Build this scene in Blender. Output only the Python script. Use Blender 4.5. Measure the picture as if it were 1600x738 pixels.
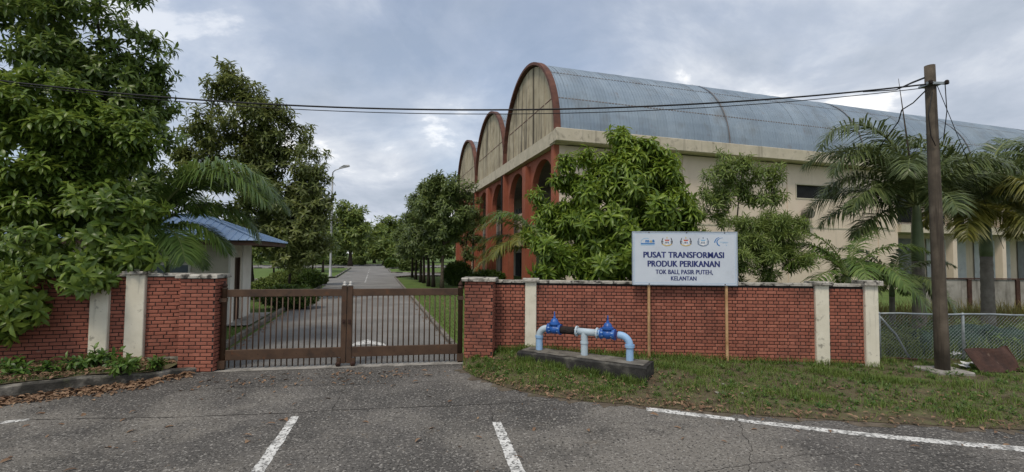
import bpy, math, random
import numpy as np
from mathutils import Matrix, Vector
sc = bpy.context.scene
for o in list(bpy.data.objects): bpy.data.objects.remove(o)
rnd = random.Random(7); NP = np.random.RandomState(7)
# ------------------------------------------------------------------ camera
CAMH = 2.43; FOC = 711.1; PITCH = math.radians(2.3); ROLL = 0.007
cd = bpy.data.cameras.new('camera'); cam = bpy.data.objects.new('camera', cd); sc.collection.objects.link(cam)
cd.sensor_width = 36; cd.lens = 16.0; cd.clip_end = 3000; cd.clip_start = .05
CM = Matrix.Translation((0, 0, CAMH)) @ Matrix.Rotation(math.pi/2 + PITCH, 4, 'X') @ Matrix.Rotation(ROLL, 4, 'Z')
cam.matrix_world = CM; sc.camera = cam
sc.render.resolution_x = 1024; sc.render.resolution_y = 472
# ------------------------------------------------------------------ world: daylight sky with a thick broken cloud deck
SUN_EL = math.radians(58); SUN_AZ = math.radians(205)     # azimuth clockwise from +Y (the view direction)
w = bpy.data.worlds.new('World'); sc.world = w; w.use_nodes = True
nt = w.node_tree; nt.nodes.clear()
def N(t, typ, **k):
    n = t.nodes.new(typ)
    for a, b in k.items(): setattr(n, a, b)
    return n
def wire(t, a, b): t.links.new(a, b)
sky = N(nt, 'ShaderNodeTexSky', sky_type='NISHITA', sun_disc=False)
sky.sun_elevation = SUN_EL; sky.sun_rotation = SUN_AZ; sky.air_density = 1.0; sky.dust_density = 1.5
bg1 = N(nt, 'ShaderNodeBackground'); bg1.inputs[1].default_value = .11; wire(nt, sky.outputs[0], bg1.inputs[0])
tc = N(nt, 'ShaderNodeTexCoord'); sx = N(nt, 'ShaderNodeSeparateXYZ'); wire(nt, tc.outputs['Generated'], sx.inputs[0])
zz = N(nt, 'ShaderNodeMath', operation='ABSOLUTE'); wire(nt, sx.outputs[2], zz.inputs[0])
za = N(nt, 'ShaderNodeMath', operation='ADD'); wire(nt, zz.outputs[0], za.inputs[0]); za.inputs[1].default_value = .34
cx = N(nt, 'ShaderNodeMath', operation='DIVIDE'); wire(nt, sx.outputs[0], cx.inputs[0]); wire(nt, za.outputs[0], cx.inputs[1])
cy = N(nt, 'ShaderNodeMath', operation='DIVIDE'); wire(nt, sx.outputs[1], cy.inputs[0]); wire(nt, za.outputs[0], cy.inputs[1])
cb = N(nt, 'ShaderNodeCombineXYZ'); wire(nt, cx.outputs[0], cb.inputs[0]); wire(nt, cy.outputs[0], cb.inputs[1]); cb.inputs[2].default_value = 3.7
n1 = N(nt, 'ShaderNodeTexNoise'); n1.inputs['Scale'].default_value = 2.1; n1.inputs['Detail'].default_value = 10; n1.inputs['Roughness'].default_value = .58
n1.inputs['Distortion'].default_value = .35
wire(nt, cb.outputs[0], n1.inputs['Vector'])
cr = N(nt, 'ShaderNodeValToRGB'); e = cr.color_ramp.elements
e[0].position = .34; e[0].color = (.31, .355, .425, 1); e[1].position = .61; e[1].color = (.80, .80, .80, 1)
x_ = cr.color_ramp.elements.new(.46); x_.color = (.39, .43, .50, 1)
x_ = cr.color_ramp.elements.new(.56); x_.color = (.52, .55, .60, 1)
wire(nt, n1.outputs['Fac'], cr.inputs[0])
bg2 = N(nt, 'ShaderNodeBackground'); bg2.inputs[1].default_value = 1.0; wire(nt, cr.outputs[0], bg2.inputs[0])
n2 = N(nt, 'ShaderNodeTexNoise'); n2.inputs['Scale'].default_value = .62; n2.inputs['Detail'].default_value = 7; n2.inputs['Roughness'].default_value = .55
mp = N(nt, 'ShaderNodeMapping'); mp.inputs['Location'].default_value = (4.3, 1.7, 2.2); wire(nt, cb.outputs[0], mp.inputs[0]); wire(nt, mp.outputs[0], n2.inputs['Vector'])
mr = N(nt, 'ShaderNodeMapRange'); mr.inputs[1].default_value = .38; mr.inputs[2].default_value = .56; mr.inputs[3].default_value = .55; mr.inputs[4].default_value = 1
wire(nt, n2.outputs['Fac'], mr.inputs[0])
mxs = N(nt, 'ShaderNodeMixShader'); wire(nt, mr.outputs[0], mxs.inputs[0]); wire(nt, bg1.outputs[0], mxs.inputs[1]); wire(nt, bg2.outputs[0], mxs.inputs[2])
wo = N(nt, 'ShaderNodeOutputWorld'); wire(nt, mxs.outputs[0], wo.inputs[0])
# ------------------------------------------------------------------ sun, veiled by cloud
sl = bpy.data.lights.new('sun', 'SUN'); sl.energy = 1.5; sl.angle = math.radians(14); sl.color = (1, .90, .76)
so = bpy.data.objects.new('sun', sl); sc.collection.objects.link(so)
sd = Vector((math.sin(SUN_AZ)*math.cos(SUN_EL), math.cos(SUN_AZ)*math.cos(SUN_EL), math.sin(SUN_EL)))
so.rotation_euler = sd.to_track_quat('Z', 'Y').to_euler(); so.location = (0, 0, 40)
sc.view_settings.view_transform = 'Standard'; sc.view_settings.look = 'None'; sc.view_settings.gamma = 1
sc.view_settings.exposure = 0.52; sc.view_settings.use_curve_mapping = False
sc.render.engine = 'CYCLES'; sc.cycles.max_bounces = 6; sc.cycles.transparent_max_bounces = 8
# ------------------------------------------------------------------ pixel -> world helpers (direction only; distance from what a thing touches)
R3 = CM.to_3x3()
def ray(px, py): return R3 @ Vector(((px-800)/FOC, (369-py)/FOC, -1))
def G(px, py, z=0.):
    d = ray(px, py); t = (z-CAMH)/d.z
    return Vector((d.x*t, d.y*t, z))
def AT(px, py, y):
    d = ray(px, py); t = y/d.y
    return Vector((d.x*t, y, CAMH + d.z*t))
# ------------------------------------------------------------------ mesh helpers
class MB:
    def __init__(s): s.v = []; s.f = []; s.m = []
    def add(s, vs, fs, mi=0):
        b = len(s.v); s.v += [tuple(v) for v in vs]; s.f += [tuple(i+b for i in f) for f in fs]; s.m += [mi]*len(fs); return s
    def box(s, x0, x1, y0, y1, z0, z1, mi=0):
        return s.add([(x0,y0,z0),(x1,y0,z0),(x1,y1,z0),(x0,y1,z0),(x0,y0,z1),(x1,y0,z1),(x1,y1,z1),(x0,y1,z1)],
                     [(0,3,2,1),(4,5,6,7),(0,1,5,4),(1,2,6,5),(2,3,7,6),(3,0,4,7)], mi)
    def bbox(s, x0, x1, y0, y1, z0, z1, b=.01, mi=0):      # box with chamfered edges
        vs = []; 
        for (xa, sxn) in ((x0,1),(x1,-1)):
            for (ya, syn) in ((y0,1),(y1,-1)):
                for (za_, szn) in ((z0,1),(z1,-1)):
                    vs += [(xa, ya+b*syn, za_+b*szn), (xa+b*sxn, ya, za_+b*szn), (xa+b*sxn, ya+b*syn, za_)]
        I = lambda i, j, k, c: ((i*2+j)*2+k)*3+c
        fs = [(I(0,0,0,0),I(0,0,1,0),I(0,1,1,0),I(0,1,0,0)), (I(1,0,0,0),I(1,1,0,0),I(1,1,1,0),I(1,0,1,0)),
              (I(0,0,0,1),I(1,0,0,1),I(1,0,1,1),I(0,0,1,1)), (I(0,1,0,1),I(0,1,1,1),I(1,1,1,1),I(1,1,0,1)),
              (I(0,0,0,2),I(0,1,0,2),I(1,1,0,2),I(1,0,0,2)), (I(0,0,1,2),I(1,0,1,2),I(1,1,1,2),I(0,1,1,2))]
        for j in (0,1):
            for k in (0,1): fs.append((I(0,j,k,1),I(1,j,k,1),I(1,j,k,2),I(0,j,k,2)))
        for i in (0,1):
            for k in (0,1): fs.append((I(i,0,k,0),I(i,1,k,0),I(i,1,k,2),I(i,0,k,2)))
        for i in (0,1):
            for j in (0,1): fs.append((I(i,j,0,0),I(i,j,1,0),I(i,j,1,1),I(i,j,0,1)))
        for i in (0,1):
            for j in (0,1):
                for k in (0,1): fs.append((I(i,j,k,0),I(i,j,k,1),I(i,j,k,2)))
        return s.add(vs, fs, mi)
    def tube(s, pts, rad, n=8, cap=True, mi=0):
        pts = [Vector(p) for p in pts]; k = len(pts)
        if not hasattr(rad, '__len__'): rad = [rad]*k
        vs = []; u = None
        for i, p in enumerate(pts):
            t = (pts[min(i+1,k-1)] - pts[max(i-1,0)])
            if t.length < 1e-9: t = Vector((0,0,1))
            t.normalize()
            if u is None:
                u = t.orthogonal().normalized()
            u = (u - t*u.dot(t))
            if u.length < 1e-6: u = t.orthogonal()
            u.normalize(); v = t.cross(u)
            for j in range(n):
                a = 2*math.pi*j/n; vs.append(p + (u*math.cos(a) + v*math.sin(a))*rad[i])
        fs = [(i*n+j, i*n+(j+1)%n, (i+1)*n+(j+1)%n, (i+1)*n+j) for i in range(k-1) for j in range(n)]
        if cap: fs += [tuple(reversed(range(n))), tuple(range((k-1)*n, k*n))]
        return s.add(vs, fs, mi)
    def lathe(s, prof, n=16, c=(0,0,0), axis='Z', mi=0):    # prof: list of (r, h)
        vs = []
        for (r, h) in prof:
            for j in range(n):
                a = 2*math.pi*j/n; p = (r*math.cos(a), r*math.sin(a), h)
                if axis == 'X': p = (h, p[0], p[1])
                if axis == 'Y': p = (p[0], h, p[1])
                vs.append((p[0]+c[0], p[1]+c[1], p[2]+c[2]))
        k = len(prof)
        fs = [(i*n+j, i*n+(j+1)%n, (i+1)*n+(j+1)%n, (i+1)*n+j) for i in range(k-1) for j in range(n)]
        fs += [tuple(reversed(range(n))), tuple(range((k-1)*n, k*n))]
        return s.add(vs, fs, mi)
    def mesh(s, name, mats, smooth=False):
        m = bpy.data.meshes.new(name); m.from_pydata(s.v, [], s.f)
        for q in (mats if isinstance(mats, (list, tuple)) else [mats]): m.materials.append(q)
        if any(s.m): m.polygons.foreach_set('material_index', s.m)
        if smooth: m.polygons.foreach_set('use_smooth', [True]*len(s.f))
        m.update(); return m
    def build(s, name, mats, parent=None, smooth=False, loc=None, rz=None):
        return link(name, s.mesh(name, mats, smooth), parent, loc, rz)
def link(name, me, parent=None, loc=None, rz=None):
    o = bpy.data.objects.new(name, me); sc.collection.objects.link(o)
    if parent is not None: o.parent = parent
    if loc is not None: o.location = loc
    if rz is not None: o.rotation_euler = (0, 0, rz)
    return o
def fastmesh(name, V, F, mats, smooth=False):
    V = np.asarray(V, dtype=np.float32).reshape(-1, 3); F = np.asarray(F, dtype=np.int32); k = F.shape[1]
    m = bpy.data.meshes.new(name); m.vertices.add(len(V)); m.vertices.foreach_set('co', V.ravel())
    m.loops.add(F.size); m.loops.foreach_set('vertex_index', F.ravel())
    m.polygons.add(len(F)); m.polygons.foreach_set('loop_start', np.arange(0, F.size, k, dtype=np.int32))
    m.polygons.foreach_set('loop_total', np.full(len(F), k, dtype=np.int32))
    if smooth: m.polygons.foreach_set('use_smooth', np.ones(len(F), dtype=bool))
    for q in (mats if isinstance(mats, (list, tuple)) else [mats]): m.materials.append(q)
    m.update(calc_edges=True); m.validate(); return m
def tag(o, label, cat, group=None, kind=None):
    o['label'] = label
    if kind: o['kind'] = kind
    if cat: o['category'] = cat
    if group: o['group'] = group
    return o
def thing(name, label, cat, loc=(0,0,0), rz=0, group=None):
    o = bpy.data.objects.new(name, None); sc.collection.objects.link(o); o.location = loc; o.rotation_euler = (0,0,rz)
    o.empty_display_size = .2
    return tag(o, label, cat, group)
def struct(o, label): o['kind'] = 'structure'; o['label'] = label; return o
# ------------------------------------------------------------------ materials
def mat(name, stops, scale=6., detail=6., rough=.8, bump=0., bscale=None, metallic=0., spec=.3, grime=None, streak=None, rand=0., island=False,
        coord='pos', rnoise=.6, fine=None, trans=0., distort=0.):
    m = bpy.data.materials.new(name); m.use_nodes = True; t = m.node_tree; t.nodes.clear()
    out = N(t, 'ShaderNodeOutputMaterial'); b = N(t, 'ShaderNodeBsdfPrincipled')
    b.inputs['Roughness'].default_value = rough; b.inputs['Metallic'].default_value = metallic; b.inputs['Specular IOR Level'].default_value = spec
    if coord == 'pos': vec = N(t, 'ShaderNodeNewGeometry').outputs['Position']
    else: vec = N(t, 'ShaderNodeTexCoord').outputs['Object']
    no = N(t, 'ShaderNodeTexNoise'); no.inputs['Scale'].default_value = scale; no.inputs['Detail'].default_value = detail; no.inputs['Roughness'].default_value = rnoise
    no.inputs['Distortion'].default_value = distort
    wire(t, vec, no.inputs['Vector']); fac = no.outputs['Fac']
    if island or rand:
        gi = N(t, 'ShaderNodeNewGeometry'); oi = N(t, 'ShaderNodeObjectInfo')
        ad = N(t, 'ShaderNodeMath', operation='ADD'); wire(t, gi.outputs['Random Per Island'], ad.inputs[0]); wire(t, oi.outputs['Random'], ad.inputs[1])
        fr = N(t, 'ShaderNodeMath', operation='FRACT'); wire(t, ad.outputs[0], fr.inputs[0])
        if island:
            mi = N(t, 'ShaderNodeMix'); mi.inputs[0].default_value = .72 if island is True else island
            wire(t, fac, mi.inputs[2]); wire(t, fr.outputs[0], mi.inputs[3]); fac = mi.outputs[0]
    cr = N(t, 'ShaderNodeValToRGB'); el = cr.color_ramp.elements
    st = [(p, tuple(c)+(1,)) for p, c in stops]
    el[0].position, el[0].color = st[0]; el[1].position, el[1].color = st[-1]
    for p, c in st[1:-1]: q = el.new(p); q.color = c
    wire(t, fac, cr.inputs[0]); col = cr.outputs[0]
    def mixc(col, facsock, c, typ='MIX'):
        mx = N(t, 'ShaderNodeMix', data_type='RGBA', blend_type=typ); wire(t, facsock, mx.inputs[0]); wire(t, col, mx.inputs[6])
        if hasattr(c, 'links'): wire(t, c, mx.inputs[7])
        else: mx.inputs[7].default_value = tuple(c)+(1,)
        return mx.outputs[2]
    def mask(scale_, lo, hi, amt, stretch=(1,1,1), seed=0., det=6.):
        mp_ = N(t, 'ShaderNodeMapping'); mp_.inputs['Scale'].default_value = stretch; mp_.inputs['Location'].default_value = (seed, seed*1.7, seed*.3)
        wire(t, vec, mp_.inputs[0]); q = N(t, 'ShaderNodeTexNoise'); q.inputs['Scale'].default_value = scale_; q.inputs['Detail'].default_value = det; q.inputs['Roughness'].default_value = .62
        wire(t, mp_.outputs[0], q.inputs['Vector'])
        r = N(t, 'ShaderNodeMapRange'); r.inputs[1].default_value = lo; r.inputs[2].default_value = hi; r.inputs[3].default_value = 0; r.inputs[4].default_value = amt
        wire(t, q.outputs['Fac'], r.inputs[0]); return r.outputs[0]
    for gi_, g in enumerate(grime or []):                   # (colour, scale, lo, hi, amount)
        col = mixc(col, mask(g[1], g[2], g[3], g[4], seed=3.1+gi_*5.3), g[0])
    if streak:                                              # vertical run-off stains: (colour, scale, lo, hi, amount)
        col = mixc(col, mask(streak[1], streak[2], streak[3], streak[4], (1, 1, .06), 9.4), streak[0])
    if fine:                                                # fine speckle: (colour, scale, lo, hi, amount)
        for fi, f_ in enumerate(fine): col = mixc(col, mask(f_[1], f_[2], f_[3], f_[4], seed=1.3+fi, det=2.), f_[0])
    if rand:
        hv = N(t, 'ShaderNodeHueSaturation'); rr = N(t, 'ShaderNodeMapRange'); rr.inputs[3].default_value = 1-rand; rr.inputs[4].default_value = 1+rand
        wire(t, fr.outputs[0], rr.inputs[0]); wire(t, rr.outputs[0], hv.inputs['Value']); wire(t, col, hv.inputs['Color']); col = hv.outputs[0]
    wire(t, col, b.inputs['Base Color'])
    if bump:
        bn = N(t, 'ShaderNodeTexNoise'); bn.inputs['Scale'].default_value = bscale or scale*4; bn.inputs['Detail'].default_value = 5; wire(t, vec, bn.inputs['Vector'])
        bp = N(t, 'ShaderNodeBump'); bp.inputs['Strength'].default_value = bump; bp.inputs['Distance'].default_value = .02
        wire(t, bn.outputs['Fac'], bp.inputs['Height']); wire(t, bp.outputs[0], b.inputs['Normal'])
    if trans:
        tr = N(t, 'ShaderNodeBsdfTranslucent'); g2 = N(t, 'ShaderNodeHueSaturation'); g2.inputs['Value'].default_value = 1.5; g2.inputs['Hue'].default_value = .485
        wire(t, col, g2.inputs['Color']); wire(t, g2.outputs[0], tr.inputs[0])
        ms = N(t, 'ShaderNodeMixShader'); ms.inputs[0].default_value = trans; wire(t, b.outputs[0], ms.inputs[1]); wire(t, tr.outputs[0], ms.inputs[2]); wire(t, ms.outputs[0], out.inputs[0])
    else: wire(t, b.outputs[0], out.inputs[0])
    return m
def leafmat(name, a, b, c, d=None, rough=.38, trans=.32):
    return mat(name, [(0.05, a), (.4, b), (.78, c), (1, d or c)], scale=.9, detail=3, rough=rough, spec=.35, island=.62, trans=trans)
M = {}
M['asphalt'] = mat('asphalt', [(.3, (.060,.057,.053)), (.5, (.094,.089,.083)), (.72, (.16,.15,.138))], scale=.45, detail=9, rough=.9, bump=1.0, bscale=48, rnoise=.62, distort=.6,
    grime=[((.21,.195,.172), .30, .48, .60, .75), ((.036,.035,.033), .55, .54, .66, .55), ((.034,.033,.032), 1.4, .56, .70, .6), ((.125,.105,.08), 2.6, .62, .74, .4)],
    fine=[((.32,.305,.28), 30, .57, .65, .85), ((.022,.021,.020), 26, .56, .64, .85), ((.2,.15,.10), 14, .68, .74, .55)])
M['asphalt_in'] = mat('asphalt_inner', [(.3, (.135,.131,.124)), (.55, (.19,.185,.176)), (.75, (.245,.238,.225))], scale=.5, detail=8, rough=.9, bump=.3, bscale=60,
    grime=[((.09,.087,.083), .35, .52, .68, .6)], fine=[((.3,.29,.27), 30, .60, .7, .5)])
M['crack'] = mat('crack', [(.3, (.02,.019,.018)), (.7, (.045,.042,.038))], scale=20, rough=1)
M['paint'] = mat('road_paint', [(.38, (.30,.30,.29)), (.5, (.60,.60,.58)), (.7, (.72,.72,.70))], scale=7, rough=.8, bump=.5, bscale=60,
    fine=[((.09,.087,.083), 26, .54, .60, .9), ((.1,.097,.09), 7, .60, .68, .8)])
M['ground'] = mat('ground_soil', [(.3, (.045,.040,.022)), (.45, (.055,.075,.022)), (.7, (.075,.105,.03))], scale=.8, detail=8, rough=1, bump=.6, bscale=14,
    grime=[((.10,.08,.05), 2.2, .58, .70, .5)])
M['lawn'] = mat('lawn_turf', [(.3, (.060,.10,.022)), (.5, (.085,.135,.028)), (.72, (.115,.165,.04))], scale=.7, detail=9, rough=1, bump=.7, bscale=25,
    grime=[((.12,.095,.05), 1.6, .60, .72, .5)])
M['verge'] = mat('verge_soil', [(.3, (.055,.042,.027)), (.5, (.10,.082,.048)), (.7, (.10,.11,.045))], scale=3, detail=8, rough=1, bump=.8, bscale=30,
    grime=[((.12,.085,.05), 5, .58, .70, .5)])
M['concrete'] = mat('concrete', [(.3, (.20,.19,.17)), (.6, (.32,.305,.28)), (.8, (.40,.385,.35))], scale=4, rough=.9, bump=.3, bscale=50, grime=[((.05,.047,.04), 3, .52, .70, .7)])
M['kerb'] = mat('kerb_mossy', [(.3, (.022,.022,.019)), (.5, (.060,.057,.049)), (.68, (.23,.215,.185))], scale=4, detail=8, rough=.95, bump=.5, bscale=40, grime=[((.055,.065,.025), 6, .58, .7, .6)])
M['blackslab'] = mat('slab_black', [(.32, (.014,.014,.014)), (.52, (.032,.031,.029)), (.7, (.11,.105,.09))], scale=3, rough=.75, bump=.4, bscale=40, grime=[((.13,.12,.105), 2.5, .6, .72, .7)])
M['slabtop'] = mat('slab_top', [(.3, (.085,.08,.068)), (.55, (.17,.16,.14)), (.75, (.25,.235,.205))], scale=3.2, rough=.95, bump=.4, bscale=50, grime=[((.03,.03,.025), 2.2, .5, .66, .8)])
M['brick'] = mat('brick_red', [(0, (.215,.074,.050)), (.3, (.275,.095,.063)), (.65, (.33,.118,.078)), (1, (.40,.155,.105))], scale=5, rough=.78, bump=.4, bscale=70, island=.6,
    grime=[((.07,.035,.027), 1.1, .50, .72, .6), ((.36,.27,.23), 3.2, .65, .75, .45), ((.075,.07,.03), 1.7, .66, .76, .4)])
M['mortar'] = mat('mortar_dark', [(.3, (.016,.015,.014)), (.6, (.034,.031,.029)), (.8, (.085,.08,.074))], scale=9, rough=1, bump=.4, bscale=60)
M['cream'] = mat('pillar_paint', [(.3, (.60,.565,.455)), (.55, (.68,.645,.53)), (.8, (.73,.695,.585))], scale=2.5, rough=.85, bump=.2, bscale=50,
    grime=[((.17,.16,.13), 6, .60, .70, .75), ((.36,.34,.26), 1.7, .54, .74, .4)], streak=((.14,.13,.11), 7, .62, .74, .7))
M['coping'] = mat('coping_weathered', [(.32, (.12,.115,.10)), (.5, (.36,.34,.30)), (.7, (.52,.50,.45))], scale=4.5, detail=8, rough=.95, bump=.4, bscale=50,
    grime=[((.022,.021,.019), 7, .52, .60, .9)])
M['plinth'] = mat('plinth', [(.35, (.05,.05,.035)), (.55, (.21,.20,.165)), (.75, (.34,.325,.28))], scale=5, rough=.95, bump=.4, bscale=40, grime=[((.045,.055,.02), 4, .5, .65, .7)])
M['gate'] = mat('gate_brown', [(.3, (.048,.027,.016)), (.55, (.075,.042,.024)), (.8, (.105,.060,.034))], scale=3, rough=.55, bump=.15, bscale=60, spec=.4,
    grime=[((.13,.05,.018), 7, .60, .72, .7), ((.025,.018,.013), 4, .56, .7, .6)])
M['rust'] = mat('rust', [(.3, (.028,.016,.013)), (.55, (.06,.030,.022)), (.8, (.115,.062,.045))], scale=4, rough=.85, bump=.4, bscale=40, grime=[((.17,.12,.09), 8, .63, .72, .5)])
M['bolt'] = mat('metal_pale', [(.3, (.35,.34,.32)), (.7, (.6,.59,.56))], scale=20, rough=.5, metallic=.3)
M['galv'] = mat('galvanised', [(.3, (.22,.25,.265)), (.6, (.34,.375,.39)), (.8, (.44,.47,.48))], scale=8, rough=.5, metallic=.5, grime=[((.14,.07,.04), 5, .62, .74, .6)])
M['wall'] = mat('building_render', [(.3, (.57,.475,.375)), (.55, (.625,.525,.42)), (.8, (.67,.575,.47))], scale=.7, rough=.9, bump=.08, bscale=30,
    grime=[((.42,.37,.29), .35, .50, .7, .5)], streak=((.30,.26,.20), 1.2, .60, .78, .55))
M['fascia'] = mat('fascia_concrete', [(.3, (.43,.385,.295)), (.6, (.52,.465,.365)), (.8, (.58,.52,.42))], scale=1.5, rough=.9, bump=.15, bscale=20,
    grime=[((.14,.125,.10), 2.2, .56, .70, .6)], streak=((.16,.14,.11), 2.2, .58, .72, .6))
M['gable'] = mat('gable_concrete', [(.3, (.33,.285,.20)), (.55, (.42,.365,.265)), (.8, (.50,.44,.335))], scale=1.1, rough=.95, bump=.2, bscale=14,
    grime=[((.12,.10,.075), .5, .52, .74, .6)], streak=((.055,.047,.037), 2.0, .50, .66, .9))
M['redcol'] = mat('red_oxide_paint', [(.3, (.255,.078,.045)), (.6, (.31,.10,.058)), (.8, (.36,.13,.08))], scale=1.2, rough=.8, bump=.1, bscale=20,
    grime=[((.14,.05,.035), .9, .55, .72, .5)], streak=((.15,.06,.045), 2.5, .6, .75, .5))
M['trim'] = mat('roof_edge_rusty', [(.3, (.07,.030,.022)), (.7, (.15,.062,.042))], scale=2, rough=.7)
M['roof'] = mat('roof_sheet', [(.3, (.19,.245,.31)), (.55, (.235,.295,.36)), (.8, (.285,.345,.405))], scale=.5, rough=.62, metallic=.1, spec=.3, rand=.06,
    grime=[((.15,.155,.155), .6, .52, .72, .5), ((.17,.13,.11), 1.3, .62, .74, .5)])
M['roofline'] = mat('roof_lap_rusty', [(.3, (.10,.085,.08)), (.7, (.20,.19,.19))], scale=3, rough=.8)
M['blueroof'] = mat('blue_roof', [(.3, (.20,.30,.45)), (.6, (.26,.37,.53)), (.8, (.33,.44,.58))], scale=2, rough=.45, spec=.5, grime=[((.25,.27,.28), 2, .55, .7, .4)])
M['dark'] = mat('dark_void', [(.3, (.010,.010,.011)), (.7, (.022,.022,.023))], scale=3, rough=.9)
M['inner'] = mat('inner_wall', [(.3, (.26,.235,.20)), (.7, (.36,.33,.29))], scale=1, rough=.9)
M['glass'] = mat('window_glass', [(.3, (.10,.13,.16)), (.7, (.2,.24,.28))], scale=1, rough=.12, spec=.8)
M['shutter'] = mat('shutter_steel', [(.3, (.19,.195,.20)), (.7, (.29,.295,.30))], scale=1.5, rough=.55, metallic=.2, grime=[((.12,.10,.085), 1.2, .58, .72, .5)])
M['shutterw'] = mat('shutter_white', [(.3, (.46,.48,.50)), (.7, (.60,.62,.63))], scale=1.5, rough=.55, grime=[((.22,.21,.2), 1.2, .58, .72, .5)])
M['ghwall'] = mat('guardhouse_wall', [(.3, (.50,.465,.385)), (.7, (.60,.565,.475))], scale=1.5, rough=.9, streak=((.26,.22,.15), 3, .58, .75, .6))
M['white'] = mat('white_paint', [(.3, (.66,.64,.58)), (.7, (.76,.74,.68))], scale=2, rough=.8, grime=[((.52,.36,.12), 2.4, .60, .74, .6)])
M['door'] = mat('door_brown', [(.3, (.045,.028,.02)), (.7, (.075,.048,.034))], scale=3, rough=.6)
M['fasciab'] = mat('fascia_timber', [(.3, (.055,.032,.024)), (.7, (.09,.055,.04))], scale=3, rough=.8)
M['sign'] = mat('sign_white', [(.3, (.52,.575,.65)), (.7, (.58,.635,.705))], scale=2, rough=.55, spec=.3, grime=[((.42,.45,.48), 2.5, .56, .75, .4)])
M['signedge'] = mat('sign_frame', [(.3, (.30,.36,.44)), (.7, (.42,.48,.55))], scale=5, rough=.5, metallic=.3)
M['navy'] = mat('print_navy', [(.3, (.018,.028,.13)), (.7, (.028,.042,.17))], scale=5, rough=.6)
M['pblue'] = mat('print_blue', [(.3, (.03,.16,.42)), (.7, (.045,.2,.5))], scale=5, rough=.6)
M['plight'] = mat('print_light_blue', [(.3, (.22,.42,.62)), (.7, (.3,.5,.7))], scale=5, rough=.6)
M['pblack'] = mat('print_black', [(.3, (.05,.05,.055)), (.7, (.08,.08,.09))], scale=5, rough=.6)
M['pgrey'] = mat('print_grey', [(.3, (.14,.19,.27)), (.7, (.2,.25,.33))], scale=5, rough=.6)
M['pred'] = mat('print_red', [(.3, (.42,.07,.05)), (.7, (.52,.12,.07))], scale=5, rough=.6)
M['pyel'] = mat('print_yellow', [(.3, (.5,.36,.10)), (.7, (.6,.45,.16))], scale=5, rough=.6)
M['pwhite'] = mat('print_white', [(.3, (.68,.69,.7)), (.7, (.76,.77,.78))], scale=5, rough=.6)
M['timber'] = mat('sign_post_timber', [(.3, (.34,.19,.085)), (.55, (.48,.31,.16)), (.8, (.56,.40,.24))], scale=5, rough=.85, streak=((.16,.09,.05), 12, .55, .68, .7))
M['pipe'] = mat('pipe_blue', [(.3, (.22,.38,.60)), (.55, (.28,.45,.67)), (.8, (.36,.52,.71))], scale=3, rough=.5, spec=.4, grime=[((.36,.42,.45), 4, .55, .7, .5)])
M['pipepale'] = mat('pipe_pale', [(.3, (.38,.47,.54)), (.7, (.48,.57,.63))], scale=3, rough=.55, grime=[((.3,.29,.26), 4, .58, .72, .5)])
M['valve'] = mat('valve_blue', [(.3, (.012,.075,.30)), (.7, (.025,.12,.42))], scale=6, rough=.4, spec=.5)
M['sleeve'] = mat('pipe_bitumen', [(.3, (.014,.011,.010)), (.7, (.035,.026,.022))], scale=12, rough=.9, bump=.8, bscale=30)
M['pole'] = mat('pole_timber', [(.3, (.055,.045,.034)), (.55, (.10,.082,.062)), (.8, (.16,.135,.105))], scale=3, rough=.9, bump=.3, bscale=30, streak=((.04,.032,.025), 12, .5, .66, .8))
M['cable'] = mat('cable_black', [(.3, (.008,.008,.009)), (.7, (.016,.016,.017))], scale=5, rough=.6)
M['lamppole'] = mat('lamp_grey', [(.3, (.22,.23,.235)), (.7, (.33,.34,.345))], scale=1, rough=.5, metallic=.4)
M['bark'] = mat('bark', [(.3, (.055,.043,.032)), (.55, (.10,.082,.062)), (.8, (.16,.135,.105))], scale=7, rough=1, bump=.6, bscale=30)
M['barkd'] = mat('bark_dark', [(.3, (.028,.022,.017)), (.7, (.065,.052,.04))], scale=7, rough=1, bump=.6, bscale=30)
M['palmtrunk'] = mat('palm_trunk', [(.3, (.13,.115,.095)), (.55, (.20,.18,.15)), (.8, (.27,.25,.21))], scale=5, rough=.95, bump=.4, bscale=30)
M['shaft'] = mat('palm_crownshaft', [(.3, (.085,.12,.05)), (.7, (.15,.19,.095))], scale=3, rough=.5, grime=[((.09,.065,.04), 4, .58, .7, .6)])
M['rachis'] = mat('palm_rachis', [(.3, (.08,.11,.03)), (.7, (.15,.17,.06))], scale=3, rough=.6)
M['leafA'] = leafmat('leaf_near_left', (.050,.090,.018), (.095,.158,.028), (.18,.255,.042), (.30,.36,.065))
M['leafA2'] = leafmat('leaf_tall_left', (.044,.078,.018), (.078,.130,.028), (.14,.20,.040), (.23,.28,.06))
M['leafB'] = leafmat('leaf_centre', (.058,.105,.018), (.12,.195,.027), (.22,.305,.042), (.36,.41,.07))
M['leafC'] = leafmat('leaf_olive', (.066,.088,.028), (.115,.145,.042), (.175,.205,.060), (.26,.26,.085))
M['leafD'] = leafmat('leaf_row', (.060,.088,.030), (.098,.140,.042), (.155,.205,.060), (.23,.265,.075))
M['leafE'] = leafmat('leaf_far', (.075,.115,.034), (.125,.18,.046), (.20,.25,.06), (.28,.31,.075))
M['leafF'] = leafmat('leaf_feathery', (.075,.115,.034), (.13,.19,.048), (.21,.275,.068), (.31,.36,.10))
M['hedge'] = leafmat('leaf_hedge', (.028,.055,.012), (.055,.100,.018), (.10,.155,.025), (.16,.20,.04))
M['weed'] = leafmat('leaf_weed', (.035,.075,.016), (.065,.13,.025), (.11,.19,.035), (.17,.25,.05))
M['grass'] = leafmat('grass_blade', (.065,.10,.022), (.10,.155,.030), (.155,.22,.042), (.26,.25,.09), rough=.6, trans=.25)
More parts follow.
